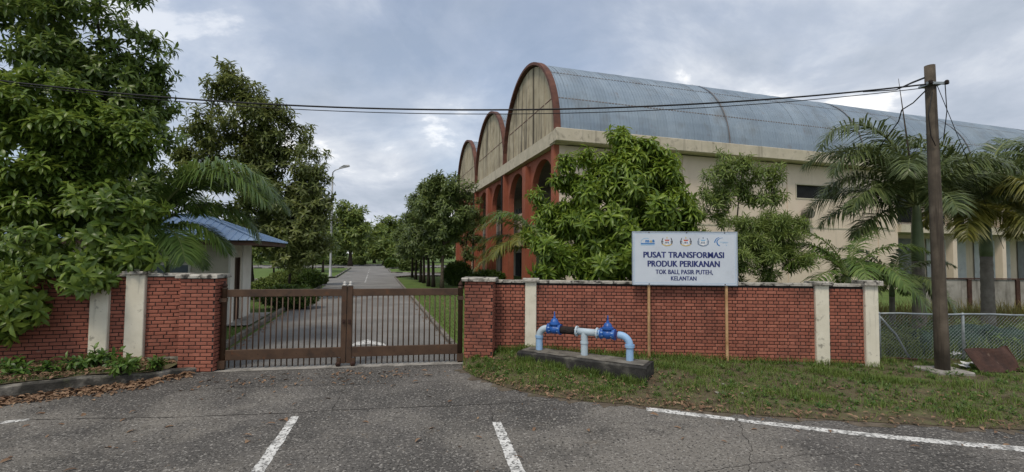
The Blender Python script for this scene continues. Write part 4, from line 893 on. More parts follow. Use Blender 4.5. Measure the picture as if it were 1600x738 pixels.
# ------------------------------------------------------------------ concrete slab and the blue pipe crossing on it
SZ = .36; sA = G(808, 549, SZ); sB = G(1010, 574.5, SZ); sdv = sB-sA; LS = sdv.length; srz = math.atan2(sdv.y, sdv.x)
sl_ = thing('concrete_slab', 'black painted concrete slab under the blue pipes', 'slab', (sA.x, sA.y, 0), srz)
def slab_body():
    V = []; F = []; rs = np.random.RandomState(9); k = 18
    for i in range(k+1):
        x = LS*i/k
        for (y, z) in ((0,-.1),(0,SZ-.03),(.03,SZ),(.30,SZ+.004),(.60,SZ),(.64,SZ-.03),(.64,-.1)): V.append((x+rs.uniform(-.01,.01)*(0<i<k), y+rs.uniform(-.008,.008), z+(rs.uniform(-.007,.007) if z > 0 else 0)))
        if i: F += [((i-1)*7+j, i*7+j, i*7+j+1, (i-1)*7+j+1) for j in range(6)]
    F += [tuple(range(7)), tuple(range(k*7, k*7+7))[::-1]]; return MB().add(V, F)
slab_body().build('body', M['blackslab'], sl_)
mb = MB(); V = []; F = []; rs = np.random.RandomState(4)
for i in range(25):
    x = .05+(LS-.12)*i/24
    for y in (.045+rs.uniform(0,.05), .2, .4, .575-rs.uniform(0,.04)): V.append((x, y, SZ+.0095))
    if i: F += [((i-1)*4+j, i*4+j, i*4+j+1, (i-1)*4+j+1) for j in range(3)]
MB().add(V, F).build('top_screed', M['slabtop'], sl_)
p1 = G(842.5, 547, SZ); p3 = G(984, 564, SZ); pv = p3-p1; LP = pv.length; pe = pv.normalized(); prz = math.atan2(pv.y, pv.x)
pp = thing('water_pipe', 'pale blue water pipe with two dark blue valves on slab', 'pipe', p1+Vector((0,0,.006)), prz)
r = .072; HZ = .475; x2 = (G(912,556,SZ)-p1).dot(pe)
def bend(x0, s): return [(x0, 0, HZ-.19)] + [(x0 + s*.19*(1-math.cos(a)), 0, HZ-.19+.19*math.sin(a)) for a in [math.pi/2*i/8 for i in range(1,9)]]
def flange(x, rr=.115, w_=.022, m='pipe'):
    o = MB().lathe([(r*.9,-w_/2),(rr,-w_/2),(rr,w_/2),(r*.9,w_/2)], 20, (x,0,HZ), 'X').build('flange', M[m], pp)
    b = MB()
    for j in range(8): a = 2*math.pi*(j+.5)/8; b.lathe([(0,-w_*.9),(.012,-w_*.9),(.012,w_*.9),(0,w_*.9)], 6, (x, rr*.82*math.cos(a), HZ+rr*.82*math.sin(a)), 'X')
    b.build('bolts', M['bolt'], o)
mb = MB().tube([(0,0,-.02),(0,0,HZ-.19)], r, 18); mb.build('riser', M['pipe'], pp, smooth=False)
MB().tube(bend(0,1)+[(.23,0,HZ)], r, 18).build('elbow', M['pipepale'], pp, smooth=True)
MB().lathe([(r*.9,0),(r*1.22,0),(r*1.22,.05),(r*.9,.05)], 18, (0,0,HZ-.215)).build('collar', M['pipe'], pp)
MB().tube([(LP,0,-.02),(LP,0,HZ-.19)], r, 18).build('riser', M['pipe'], pp)
MB().tube(bend(LP,-1)+[(LP-.23,0,HZ)], r, 18).build('elbow', M['pipe'], pp, smooth=True)
MB().lathe([(r*.9,0),(r*1.3,0),(r*1.3,.055),(r*.9,.055)], 18, (LP,0,HZ-.22)).build('collar', M['pipe'], pp)
MB().tube([(x2,0,-.02),(x2,0,HZ)], r, 18).build('riser', M['pipepale'], pp); MB().lathe([(r*.9,0),(r*1.15,0),(r*1.15,.04),(r*.9,.04)], 18, (x2,0,HZ-.24)).build('collar', M['pipepale'], pp)
va = .36; vb = LP-.44
MB().tube([(va+.13,0,HZ),(x2-.17,0,HZ)], r*1.12, 18).build('sleeve', M['sleeve'], pp, smooth=True)
MB().tube([(x2-.16,0,HZ),(x2+.28,0,HZ)], r, 18).build('tee', M['pipepale'], pp, smooth=True); flange(x2-.16, .11, .03, 'pipepale'); flange(x2+.28, .11, .03, 'pipepale')
MB().tube([(x2+.29,0,HZ),(vb-.14,0,HZ)], r*1.02, 18).build('spool', M['pipe'], pp, smooth=True); flange(vb-.21, .10, .025)
for vx in (va, vb):
    v = MB(); v.lathe([(.0,-.13),(.10,-.13),(.10,-.095),(.078,-.085),(.10,-.03),(.105,0),(.10,.03),(.078,.085),(.10,.095),(.10,.13),(.0,.13)], 18, (vx,0,HZ), 'X')
    o = v.build('valve', M['valve'], pp, smooth=False)
    MB().lathe([(.07,HZ+.02),(.085,HZ+.09),(.115,HZ+.10),(.115,HZ+.135),(.09,HZ+.14),(.085,HZ+.17),(.06,HZ+.215),(.03,HZ+.23),(.028,HZ+.26),(.016,HZ+.27),(.014,HZ+.36),(.009,HZ+.37)], 16, (vx,0,0)).build('bonnet', M['valve'], o, smooth=False)
    b = MB()
    for s in (-.112, .112):
        for j in range(8): a = 2*math.pi*(j+.5)/8; b.lathe([(0,-.028),(.013,-.028),(.013,.028),(0,.028)], 6, (vx+s, .088*math.cos(a), HZ+.088*math.sin(a)), 'X')
    b.build('bolts', M['pipe'], o)
    for sx_ in (-.15, .132): MB().lathe([(r*.9,0),(.115,0),(.115,.02),(r*.9,.02)], 18, (vx+sx_,0,HZ), 'X').build('flange', M['valve'], o)
# ------------------------------------------------------------------ utility pole and cables
pb = G(1473, 581, .03); pt = AT(1452.5, 103, pb.y)
po = thing('utility_pole', 'leaning dark timber utility pole on a concrete pad', 'pole', pb)
tp = pt-pb; MB().tube([tp*f - Vector((0,0,.12 if f == 0 else 0)) for f in (0,.12,.25,.4,.55,.7,.85,1)], [.128,.124,.118,.113,.108,.103,.098,.094], 18).build('shaft', M['pole'], po, smooth=True)
MB().bbox(-.36,.40,-.30,.30,-.1,.055,.02).build('footing', M['concrete'], po)
bk = tp*.935; bb2 = MB(); bb2.box(bk.x-.2, bk.x+.22, bk.y-.15, bk.y-.11, bk.z-.03, bk.z+.02); bb2.box(bk.x-.14,bk.x+.14,bk.y-.14,bk.y+.14,bk.z-.025,bk.z+.015); bb2.build('bracket', M['galv'], po)
for (dx, dz) in ((-.14,.0),(.2,.0)): MB().lathe([(0,-.04),(.03,-.04),(.045,-.015),(.03,0),(.045,.02),(.025,.05),(0,.06)], 10, (bk.x+dx,bk.y-.16,bk.z+dz)).build('insulator', M['sleeve'], po, smooth=True)
lw = MB(); q = Vector((bk.x-.1,bk.y-.15,bk.z-.2))
lw.tube([q, q+Vector((-.12,-.02,-.5)), q+Vector((-.06,0,-.95)), q+Vector((.05,.02,-1.15))], .009, 5); lw.tube([Vector((bk.x+.2,bk.y-.12,bk.z)), Vector((bk.x+.24,bk.y-.1,bk.z-.6)), Vector((bk.x+.15,bk.y-.1,bk.z-1.2))], .009, 5)
lw.build('jumper_wire', M['cable'], po, smooth=True)
wy = pb.y - .16
def sagline(xa, za, xm, zm, x1, ya, yb, n=60):
    """parabola through (xa,za) with its low point at (xm,zm)"""
    k = (za-zm)/((xa-xm)**2); return [Vector((x, ya+(yb-ya)*(xa-x)/(xa-x1), zm + k*(x-xm)**2)) for x in np.linspace(xa, x1, n)]
A1 = AT(1447, 132, wy); B1 = AT(690, 174, wy); A2 = AT(1447,134,wy); B2 = AT(700, 177, wy)
c1 = sagline(A1.x, A1.z, B1.x, B1.z, -22, wy, wy-.3); tag(MB().tube(c1, .017, 6).build('power_cable', M['cable'], smooth=True), 'thick upper black power cable sagging from the utility pole', 'cable')
c2 = sagline(A2.x, A2.z-.02, B2.x, B2.z-.015, -22, wy+.10, wy-.2); tag(MB().tube(c2, .009, 5).build('power_cable', M['cable'], smooth=True), 'thin lower black cable just under the thick power cable', 'cable')
dA = AT(1447,141,wy); dB = AT(1409, 172, wy+1.2); dC = AT(1404, 190, wy+2.5)
tag(MB().tube([dA, dA.lerp(dB,.5)+Vector((0,0,-.05)), dB, dC, dC+Vector((.25,1.6,-1.0))], .014, 6).build('service_cable', M['cable'], smooth=True), 'short black service cable dropping from pole into palm fronds', 'cable')
gA_ = AT(1464,133,wy); gB_ = AT(1484,182,wy+.6); tag(MB().tube([gA_, gB_, gB_+(gB_-gA_)*2.5, gB_+(gB_-gA_)*6.0], .007, 5).build('stay_wire', M['cable'], smooth=True), 'thin stay wire running down behind the utility pole', 'wire')
tA = AT(1444,122,wy); tag(MB().tube([tA, tA+Vector((-.25,0,-.1)), tA+Vector((-.6,0,-.26)), Vector((tA.x-1.3,wy,c1[3].z+.01))], [.02,.02,.012,.008], 6).build('cable_clamp', M['cable'], smooth=True), 'black dead end clamp above the thick power cable', 'clamp')
# ------------------------------------------------------------------ street lamp
lb = G(516, 432); tpz = (AT(516, 268, lb.y)).z
lm = thing('street_lamp', 'tall grey street lamp with one curved arm', 'street lamp', lb)
MB().lathe([(.22,-.05),(.22,.03),(.14,.05),(.14,1.1),(.105,1.15),(.10,tpz*.5),(.075,tpz-.4)], 14).build('post', M['lamppole'], lm, smooth=True)
MB().tube([(0,0,tpz-.45),(.03,0,tpz-.1),(.25,0,tpz+.12),(.8,0,tpz+.32)], [.07,.06,.05,.045], 8).build('arm', M['lamppole'], lm, smooth=True)
MB().add([(.7,-.09,tpz+.27),(1.75,-.14,tpz+.52),(1.75,.14,tpz+.52),(.7,.09,tpz+.27),(.7,-.06,tpz+.40),(1.2,-.14,tpz+.66),(1.72,-.1,tpz+.70),(1.72,.1,tpz+.70),(1.2,.14,tpz+.66),(.7,.06,tpz+.40)], [(0,3,2,1),(0,1,6,5,4),(3,9,8,7,2),(4,5,8,9),(5,6,7,8),(1,2,7,6),(0,4,9,3)]).build('lamp_head', M['lamppole'], lm)
# ------------------------------------------------------------------ chain-link fence and what stands by it
FY = 10.75; f0 = AT(1371, 500, FY).x; f1 = 19.0; ft = AT(1500, 491, FY).z
cf = thing('chain_link_fence', 'rusting chain link fence running on from the brick wall', 'fence', (f0, FY, 0), -.02)
LF = f1-f0
fx_ = AT(1503,500,FY).x - f0; posts = [fx_, fx_+2.9, fx_+5.8, fx_+8.2]
for x in [.05]+posts: MB().lathe([(.03,-.1),(.03,ft+.02),(.02,ft+.035)], 10, (x,0.02,0)).build('post', M['galv'], cf, smooth=True)
MB().tube([(0,0,ft)] + [(LF*i/20, 0, ft+.012*math.sin(i*1.7)) for i in range(1,21)], .022, 8).build('top_rail', M['galv'], cf, smooth=True)
MB().tube([(.06,.03,ft-.05),(.45,.03,ft-.5),(.75,.02,.03)], .022, 8).build('brace', M['galv'], cf, smooth=True)
mb = MB(); c = .082; x = -ft
while x < LF:
    for s in (1, -1):
        a = (x, ft) if s > 0 else (x, .06); b = (x+ft, .06) if s > 0 else (x+ft, ft)
        (ax_, az_), (bx_, bz_) = a, b
        if ax_ < 0: f = -ax_/(bx_-ax_); ax_, az_ = 0, az_+(bz_-az_)*f
        if bx_ > LF: f = (LF-ax_)/(bx_-ax_); bx_, bz_ = LF, az_+(bz_-az_)*f
        if bx_-ax_ > .05:
            yo = .004*s; mb.tube([(ax_,yo,az_),((ax_+bx_)/2,yo+.03*math.sin(x*2),(az_+bz_)/2),(bx_,yo,bz_)], .0034, 3, cap=False)
    x += c
o = mb.build('wire_mesh', M['galv'], cf); o['kind'] = 'stuff'
# low concrete panel wall behind
la = G(1441, 490); lbp = la + Vector((16, -1.2, 0)); ld = (lbp-la).normalized(); Ll = (lbp-la).length; hh = 1.50
lo = thing('panel_wall', 'low grey concrete panel wall with rusty posts behind the fence', 'wall', la, math.atan2(ld.y, ld.x)); kx = 1.92
for i in range(8):
    MB().bbox(i*kx+.08, (i+1)*kx-.08, 0, .08, -.1, hh-.02+rnd.uniform(-.01,.01), .01).build('panel', M['lowwall'], lo); MB().bbox(i*kx-.075, i*kx+.075, -.06, .12, -.1, hh-.01, .008).build('post', M['rust'], lo)
MB().box(-.1, 8*kx, -.05, .13, hh, hh+.045).build('cap_rail', M['rust'], lo)
# pale concrete posts further along the yard are left to the building's own columns
# rusty sheet leaning on the grass
c00 = G(1536, 584, .04); c10 = G(1592, 580, .04); c01 = AT(1508, 546, c00.y+.30); c11 = AT(1572, 541, c10.y+.36)
rA = c00.copy(); rs_ = thing('rusty_plate', 'bent rusty steel plate leaning by the chain link fence', 'plate', rA)
V = []; F = []; nx, ny = 10, 8
for j in range(ny+1):
    for i in range(nx+1):
        u, v = i/nx, j/ny; p = c00.lerp(c10, u).lerp(c01.lerp(c11, u), v) - rA; p.y += .05*math.sin(u*4.5+v*2)*v + .02*math.sin(u*9+v*5); p.z += .012*math.sin(u*7) - (.03 if (i in (3,4) and j in (3,4)) else 0); V.append(tuple(p))
for j in range(ny):
    for i in range(nx): a = j*(nx+1)+i; F.append((a, a+1, a+nx+2, a+nx+1))
nV = len(V); V += [(x, y+.014, z-.004) for x, y, z in V]; F += [tuple(nV+i for i in f[::-1]) for f in F]
ring = [i for i in range(nx+1)] + [(j+1)*(nx+1)-1 for j in range(1,ny+1)] + [ny*(nx+1)+i for i in range(nx-1,-1,-1)] + [j*(nx+1) for j in range(ny-1,0,-1)]
F += [(ring[i], ring[(i+1)%len(ring)], nV+ring[(i+1)%len(ring)], nV+ring[i]) for i in range(len(ring))]
MB().add(V, F).build('sheet', M['rust'], rs_, smooth=False)
MB().tube([c11-rA, c11.lerp(c10,.5)-rA+Vector((.03,0,.02)), c10-rA+Vector((.02,0,0)), c10-rA+Vector((.30,-.02,.0))], [.02,.02,.022,.02], 6).build('rim', M['rust'], rs_)
# heap of old netting behind the fence
nh = AT(1555, 520, 11.9); V = []; F = []; nx, ny = 40, 10; r_ = np.random.RandomState(8); hx = r_.uniform(.35, .95, nx+1); hx = np.convolve(np.pad(hx, 2, mode='edge'), np.ones(5)/5, 'valid')
for i in range(nx+1):
    for j in range(ny+1):
        a = math.pi*j/ny; V.append((-2.6+6.5*i/nx + r_.uniform(-.05,.05), -.5*math.cos(a)*(.7+.3*math.sin(i*.8)) + r_.uniform(-.05,.05), hx[i]*math.sin(a)**.7*min(1, i/4, (nx-i)/4) + r_.uniform(-.03,.03) + .02))
    if i: F += [((i-1)*(ny+1)+j, i*(ny+1)+j, i*(ny+1)+j+1, (i-1)*(ny+1)+j+1) for j in range(ny)]
tag(MB().add(V, F).build('netting_heap', M['net'], loc=(nh.x, 11.9, -.04)), 'heap of dark green netting behind the chain link fence', 'netting')
bp = G(1400, 563, .03); tag(MB().tube([bp+Vector((-.5,.1,.02)), bp+Vector((0,0,.05)), bp+Vector((.45,-.05,.03))], .025, 6).build('scrap_bar', M['rust']), 'short rusty bar on the grass at the end pillar', 'bar')
for k, (px, py) in enumerate(((1493,556),(1503,574),(1514,571))):
    c = G(px, py, .06); V = []; F = []
    for i in range(4):
        for j in range(4): V.append((c.x+(i-1.5)*.07+rnd.uniform(-.02,.02), c.y+(j-1.5)*.05, c.z+.02+rnd.uniform(0,.07)))
    for i in range(3):
        for j in range(3): F.append((i*4+j, (i+1)*4+j, (i+1)*4+j+1, i*4+j+1))
    nV = len(V); V += [(x,y,z-.006) for x,y,z in V]; F += [tuple(nV+q for q in f[::-1]) for f in F]
    tag(MB().add(V, F).build('litter_scrap', M['litterw']), 'crumpled white litter by the fence post', 'litter', 'white litter by the fence')
# blue tank top behind the wall
bt = AT(846, 428, 14.2); t = thing('blue_drum', 'blue plastic drum behind the brick wall under the trees', 'drum', (bt.x, 14.2, 0))
top = bt.z+.09; MB().lathe([(.24,0),(.25,.03),(.25,top*.5),(.262,top*.52),(.25,top*.54),(.25,top-.1),(.22,top-.02),(.2,top),(.0,top)], 20).build('body', M['tarp'], t, smooth=False); MB().lathe([(0,0),(.05,0),(.05,.05),(0,.05)], 10, (.1,0,top-.01)).build('bung', M['tarp'], t)
#@@PLANTS
# ------------------------------------------------------------------ trees
def gp(px, y): d = ray(px, 400); return Vector((d.x/d.y*y, y, -.04))
crown_tree('broadleaf_tree', 'tall dark broadleaf tree rising behind the left brick wall', 'tree', gp(175, 12.6),
    [E(60,40,12.6,120,70), E(200,60,12.6,70,55), E(215,120,12.6,65,55), E(110,150,12.6,110,80), E(225,200,12.6,55,50), E(20,-70,12.6,110,70), E(130,-60,12.6,90,60), E(190,280,12.6,70,60)],
    150, 13, .55, M['leafA2'], M['barkd'], .13, 11, nl=11, length=.28, width=.088, spread=(35,110), droop=.35, top=AT(150,20,12.6))
crown_tree('broadleaf_tree', 'lush broadleaf tree whose branches hang over the left brick wall', 'tree', gp(70, 10.3),
    [E(40,190,10.0,100,70,.9), E(130,230,9.9,95,75,.9), E(40,310,9.7,90,80,.9), E(160,330,9.7,75,65,.7), E(80,400,9.1,95,55,.6), E(185,410,9.4,50,40,.4), E(5,470,8.7,48,60,.4), E(110,445,8.9,45,30,.35)],
    150, 13, .38, M['leafA'], M['barkd'], .11, 12, nl=11, length=.235, width=.084, individual=300, spread=(45,115), droop=.42, top=AT(80,200,10.1), zmin=.45)
crown_tree('broadleaf_tree', 'rounded bright green tree behind the signboard and brick wall', 'tree', gp(955, 13.2),
    [E(972,214,13.2,30,30), E(985,240,13.2,45,30), E(950,275,13.2,75,50), E(1030,280,13.3,40,45), E(985,330,12.7,95,60), E(900,345,13.0,60,55), E(940,395,12.6,100,45), E(1045,345,13.2,50,60), E(865,400,12.8,38,38), E(1040,400,13.2,60,40), E(910,425,12.6,60,25), E(1000,415,12.8,60,35)],
    200, 13, .36, M['leafB'], M['barkd'], .10, 13, nl=13, length=.29, width=.078, individual=300, spread=(50,122), droop=.55, top=AT(970,240,13.2), zmin=.6)
crown_tree('slender_tree', 'slender young tree against the red arcade piers', 'tree', gp(862, 13.6),
    [E(850,320,13.6,28,26), E(875,345,13.6,36,34), E(845,375,13.6,26,26)], 30, 10, .28, M['leafB'], M['bark'], .045, 14, nl=11, length=.26, width=.06, spread=(45,115), droop=.35, zmin=1.2)
crown_tree('slender_tree', 'sparse thin tree against the cream side wall', 'tree', gp(1150, 14.5),
    [E(1148,262,14.5,32,26), E(1125,290,14.5,38,28), E(1195,278,14.5,30,24), E(1165,310,14.5,55,25), E(1105,330,14.5,40,35), E(1215,305,14.5,22,18)],
    60, 7, .30, M['leafF'], M['bark'], .05, 15, nl=10, length=.24, width=.045, spread=(35,110), droop=.35, zmin=1.2, top=AT(1155,250,14.5))
crown_tree('feathery_bush', 'feathery light green bush behind the right edge of the signboard', 'bush', gp(1195, 12.8),
    [E(1190,370,12.8,60,40), E(1215,400,12.6,40,45), E(1160,405,12.6,55,40), E(1222,355,12.8,30,25), E(1110,400,12.9,50,40)],
    85, 14, .26, M['leafF'], M['bark'], .045, 16, nl=12, length=.22, width=.026, spread=(20,110), droop=.2, zmin=.6)
crown_tree('broadleaf_tree', 'tall olive green tree behind the blue roofed guardhouse', 'tree', gp(395, 24),
    [E(368,150,24,42,38), E(345,205,24,48,40), E(410,205,24,62,48), E(450,240,24,48,42), E(375,270,24,72,50), E(450,300,24,62,48), E(410,340,24,80,42), E(470,370,24,45,36), E(360,120,24,16,18), E(480,275,24,26,24), E(415,165,24,22,18), E(300,262,24,45,32), E(488,335,24,28,34), E(455,395,24,50,26)],
    225, 13, .72, M['leafC'], M['barkd'], .2, 17, nl=9, length=.36, width=.11, spread=(40,115), droop=.3, top=AT(375,125,24))
crown_tree('young_tree', 'small green tree on the lawn behind the guardhouse hedge', 'tree', gp(452, 27),
    [E(450,345,27,45,36), E(440,385,27,45,26), E(485,370,27,30,30)], 60, 12, .6, M['leafE'], M['barkd'], .1, 18, nl=8, length=.3, width=.1, droop=.25, zmin=1.0)
# row of trees along the drive
rowb = [(644,434),(649.5,437),(657,441),(662,442.5),(669.5,447.5),(677,448.5),(690.5,452)]
rowtop = [305, 300, 290, 285, 275, 268, 262]; ordn = ['farthest', 'sixth', 'fifth', 'fourth', 'third', 'second', 'first']
for i, (px, py) in enumerate(rowb):
    b = G(px, py); k = FOC/b.y; tp_ = rowtop[i]; yb_ = AT(px, py, b.y); hpx = (py-tp_)
    if i == 6: el_ = [E(705,300,b.y,34,32), E(700,345,b.y,40,34), E(672,330,b.y,28,30), E(722,350,b.y,22,34), E(685,375,b.y,38,24), E(690,285,b.y,18,18)]
    else: el_ = [E(px+4, tp_+35, b.y, 20,28), E(px-4, tp_+75, b.y, 26,30), E(px+2, tp_+100, b.y, 30,22)]
    crown_tree('avenue_tree', 'slim tree beside the driveway, %s of the row counted from the gate' % ({'farthest':'seventh'}.get(ordn[i], ordn[i])), 'tree', b, el_, 80 if i == 6 else 55, 12, .62, M['leafD'], M['bark'] if i == 6 else M['barkd'], .13, 30+i,
               nl=8, length=.38, width=.13, droop=.25, zmin=2.0, group='row of trees beside the driveway')
b = G(702, 441); crown_tree('young_tree', 'small dark tree close to the arcade piers', 'tree', Vector((b.x+1.2, b.y, -.04)), [E(735,340,b.y,24,28), E(738,385,b.y,22,22), E(745,310,b.y,14,14)], 34, 10, .55, M['leafD'], M['barkd'], .09, 41, nl=8, length=.34, width=.1, zmin=1.5)
FINE[0] = False
# far trees round the junction
fb_ = G(547, 416)
crown_tree('broadleaf_tree', 'round tree standing between the far hedges past the junction', 'tree', fb_, [E(547,350,fb_.y,36,28), E(535,375,fb_.y,34,18), E(562,378,fb_.y,30,18), E(545,330,fb_.y,18,12)], 80, 11, 1.5, M['leafE'], M['barkd'], .42, 50, nl=7, length=1.0, width=.42, droop=.2, zmin=3)
far = [(430,100,345,38,44),(470,120,338,34,48),(500,104,352,30,42),(516,140,350,26,36),(585,112,350,26,40),(606,128,342,24,44),(632,140,346,24,42),(655,120,350,22,40),(600,96,378,22,22),(690,130,340,28,48),(390,110,340,40,50),(345,118,345,40,48),(725,140,345,26,46),(570,100,385,14,14),(250,100,340,44,50),(150,95,345,44,48),(40,105,340,44,50),(-80,100,342,44,50),(-220,100,340,46,50)]
for i, (px, y, pt_, rx, ry) in enumerate(far):
    sc_ = y/100
    crown_tree('background_tree', 'hazy green tree in the wood closing the far end', 'tree', gp(px, y), [E(px, pt_+ry*.4, y, rx*.7, ry*.45), E(px-rx*.35, pt_+ry*.95, y, rx*.6, ry*.5), E(px+rx*.35, pt_+ry*.9, y, rx*.6, ry*.5), E(px, pt_+ry*1.25, y, rx*.9, ry*.35)],
               60, 10, 1.7*sc_, M['leafE' if i % 3 else 'leafD'], M['barkd'], .4, 60+i, nl=6, length=1.15*sc_, width=.5*sc_, droop=.2, zmin=1.5, group='trees of the far wood')
# ------------------------------------------------------------------ palms
FINE[0] = True
dk, ye, gr = M['palmdark'], M['palmyel'], M['palmgrn']
b = gp(1434, 13.2)
palm('palm', 'stout palm with drooping dark fronds beside the utility pole', b, 2.4, .155, 1.6,
     [(178,82,165,4.5,dk),(186,64,150,3.6,dk),(172,44,120,3.0,dk),(196,26,100,2.8,dk),(165,10,75,2.7,dk),(150,66,130,3.8,dk),(225,55,130,3.0,dk),(105,74,120,3.8,dk),(60,66,120,3.6,dk),(15,62,125,3.2,dk),(-12,45,115,2.9,dk),(-60,60,130,2.6,dk),(250,20,95,2.3,dk),(190,-8,50,2.4,dk),(-25,5,70,2.3,ye),(140,30,110,3.2,dk)], 70, leaflen=.70, leafw=.042, nleaf=125, spear=(-.42,0,3.75), plum=.75, bendp=1.9)
b = gp(1541, 13.8)
palm('palm', 'stout palm with yellowing lower fronds standing past the pole', b, 2.55, .155, 1.45,
     [(172,70,140,4.1,dk),(155,82,150,4.2,dk),(20,80,155,4.3,dk),(5,58,125,3.6,dk),(195,48,130,3.3,dk),(195,22,110,3.0,ye),(215,5,85,2.7,ye),(-40,22,100,3.0,ye),(-75,12,85,2.7,ye),(-20,38,120,3.2,dk),(90,70,120,3.6,dk),(120,55,120,3.4,dk),(-110,40,115,2.5,ye),(250,0,75,2.5,ye),(60,50,120,3.4,dk),(-5,12,85,2.8,dk),(182,35,115,3.2,dk)], 71, leaflen=.70, leafw=.042, nleaf=120, plum=.75, bendp=1.8)
b = gp(1655, 13.6)
palm('palm', 'dark palm at the far side of the yellowing palm', b, 2.5, .155, 1.4,
     [(175,62,125,3.6,dk),(190,40,125,3.4,dk),(160,25,105,3.0,dk),(200,8,80,2.7,ye),(140,70,120,3.6,dk),(20,58,120,3.3,dk),(60,68,120,3.4,dk),(-30,48,120,3.0,dk),(-90,48,120,2.6,dk)], 72, leaflen=.70, leafw=.042, nleaf=105, plum=.75, bendp=1.8)
b = gp(231, 11.0)
palm('palm', 'green palm arching over the guardhouse roof behind the wall', b, 2.2, .095, .8,
     [(4,76,150,4.1,gr),(18,46,125,2.9,gr),(6,22,95,2.1,gr),(50,70,125,3.6,gr),(100,62,120,3.0,gr),(150,58,125,2.8,gr),(190,48,120,2.6,gr),(-30,14,90,2.1,gr),(-60,45,125,1.8,gr),(230,35,115,2.0,gr),(32,62,125,3.8,gr),(-4,66,135,3.8,gr)], 73, leaflen=.80, leafw=.042, nleaf=120, plum=.28)
b = gp(262, 12.2)
palm('palm', 'thin palm stem growing next to the green palm', b, 1.9, .06, .5, [(10,50,110,1.9,gr),(60,55,110,1.9,gr),(-20,30,110,1.7,gr),(120,50,110,1.7,gr),(-70,40,110,1.4,gr)], 74, leaflen=.55, leafw=.038, nleaf=46, plum=.22)
b = gp(842, 16.0)
palm('palm', 'yellow green palm in front of the red arcade', b, 2.1, .10, .6,
     [(182,58,110,2.7,ye),(172,34,90,2.6,ye),(190,6,62,2.5,ye),(160,72,120,2.9,gr),(200,76,120,2.4,gr),(30,62,115,2.4,gr),(0,35,105,2.2,ye),(215,28,95,2.2,ye),(240,50,115,1.9,ye),(-60,45,115,1.8,ye),(100,62,115,2.4,gr),(178,18,75,2.4,ye)], 75, leaflen=.62, leafw=.046, nleaf=60, plum=.35)
for k, (px, y, s, lab) in enumerate(((1325,12.4,1.25,'low bushy palm behind the wall end near the stout palm'),(1392,12.9,1.0,'low palm clump right behind the end pillar'),(1085,12.6,.9,'low feathery palm behind the signboard'))):
    b = gp(px, y); mm = gr if k != 1 else dk
    palm('palm', lab, b, .95*s+.45, .07, .3, [(a, 40+25*math.sin(a), 105, 1.7*s, mm) for a in (10,35,60,95,140,165,185,205,245,270,300,335)] + [(160,75,90,1.8*s,mm),(20,78,90,1.8*s,mm)], 76+k, leaflen=.55, leafw=.04, nleaf=48, plum=.35)
# ------------------------------------------------------------------ bushes and hedges
def hedge(name, label, px, py, lw_, hp, seed, m='hedge', n=500, ln=.16, wd=.07, dp=.6, group=None):
    b = G(px, py); k = b.y/FOC; c = np.array((b.x, b.y, hp*k*.5)); return shrub(name, label, 'bush', (b.x, b.y, -.03), [(c, np.array((lw_*k*.5, lw_*k*.5*dp, hp*k*.52)))], n, M[m], seed, 7, ln, wd, group, .28, zmin=.02)
hedge('clipped_bush', 'broad light green bush on the guardhouse lawn', 452, 482, 92, 36, 80, n=1100, ln=.14)
hedge('clipped_bush', 'darker bush hugging the guardhouse corner', 412, 470, 46, 34, 81, 'leafE', n=500, ln=.14)
hedge('clipped_bush', 'bush on the lawn corner next to the side road', 484, 452, 40, 30, 82, n=600, ln=.18)
hedge('clipped_bush', 'leafy shrub below the trees behind the guardhouse hedge', 465, 446, 70, 30, 93, 'leafE', n=700, ln=.2); hedge('clipped_bush', 'yellowish shrub close to the side road kerb', 500, 444, 26, 16, 94, 'leafF', n=350, ln=.18)
hedge('clipped_bush', 'small bush between guardhouse and side road', 440, 452, 50, 26, 83, 'leafE', n=500, ln=.18)
hedge('hedge', 'dark round hedge in front of the far round tree', 532, 414, 26, 11, 84, 'leafD', n=260, ln=.7, wd=.35); hedge('hedge', 'dark hedge clump beside the far round tree trunk', 560, 414, 20, 11, 85, 'leafD', n=260, ln=.7, wd=.35); hedge('hedge', 'low hedge past the lamp post on the far lawn', 500, 413, 34, 10, 86, 'leafD', n=260, ln=.7, wd=.35)
hedge('clipped_bush', 'pale round bush on the lawn past the tree row', 611, 419.5, 19, 13, 87, n=320, ln=.5, wd=.25); hedge('clipped_bush', 'dark bush behind the pale round bush', 640, 423, 36, 17, 88, 'leafD', n=420, ln=.5, wd=.25)
hedge('clipped_bush', 'big dark bush between tree row and gate pillar', 715, 446, 46, 36, 89, 'hedge', n=900, ln=.26, wd=.1)
for i, (px, y, t_, rx, ry, lab) in enumerate(((488,34,365,26,34,'small light green tree beside the side road'),(428,31,375,34,30,'bushy low tree on the lawn behind the guardhouse'),(505,58,372,20,26,'light green tree on the lamp post lawn'),(470,62,360,30,34,'broad light tree across the side road'))):
    b = gp(px, y); crown_tree('young_tree', lab, 'tree', b, [E(px,t_,y,rx*.8,ry*.6), E(px-rx*.4,t_+ry*.6,y,rx*.6,ry*.5), E(px+rx*.45,t_+ry*.5,y,rx*.6,ry*.5)], 40, 11, .022*y, M['leafE'], M['barkd'], .1*y/34, 150+i, nl=8, length=.0105*y, width=.0042*y, zmin=.8)
hedge('hedge', 'shrubs along the foot of the arcade piers', 760, 447, 60, 24, 90, 'hedge', n=700, ln=.24, wd=.1)
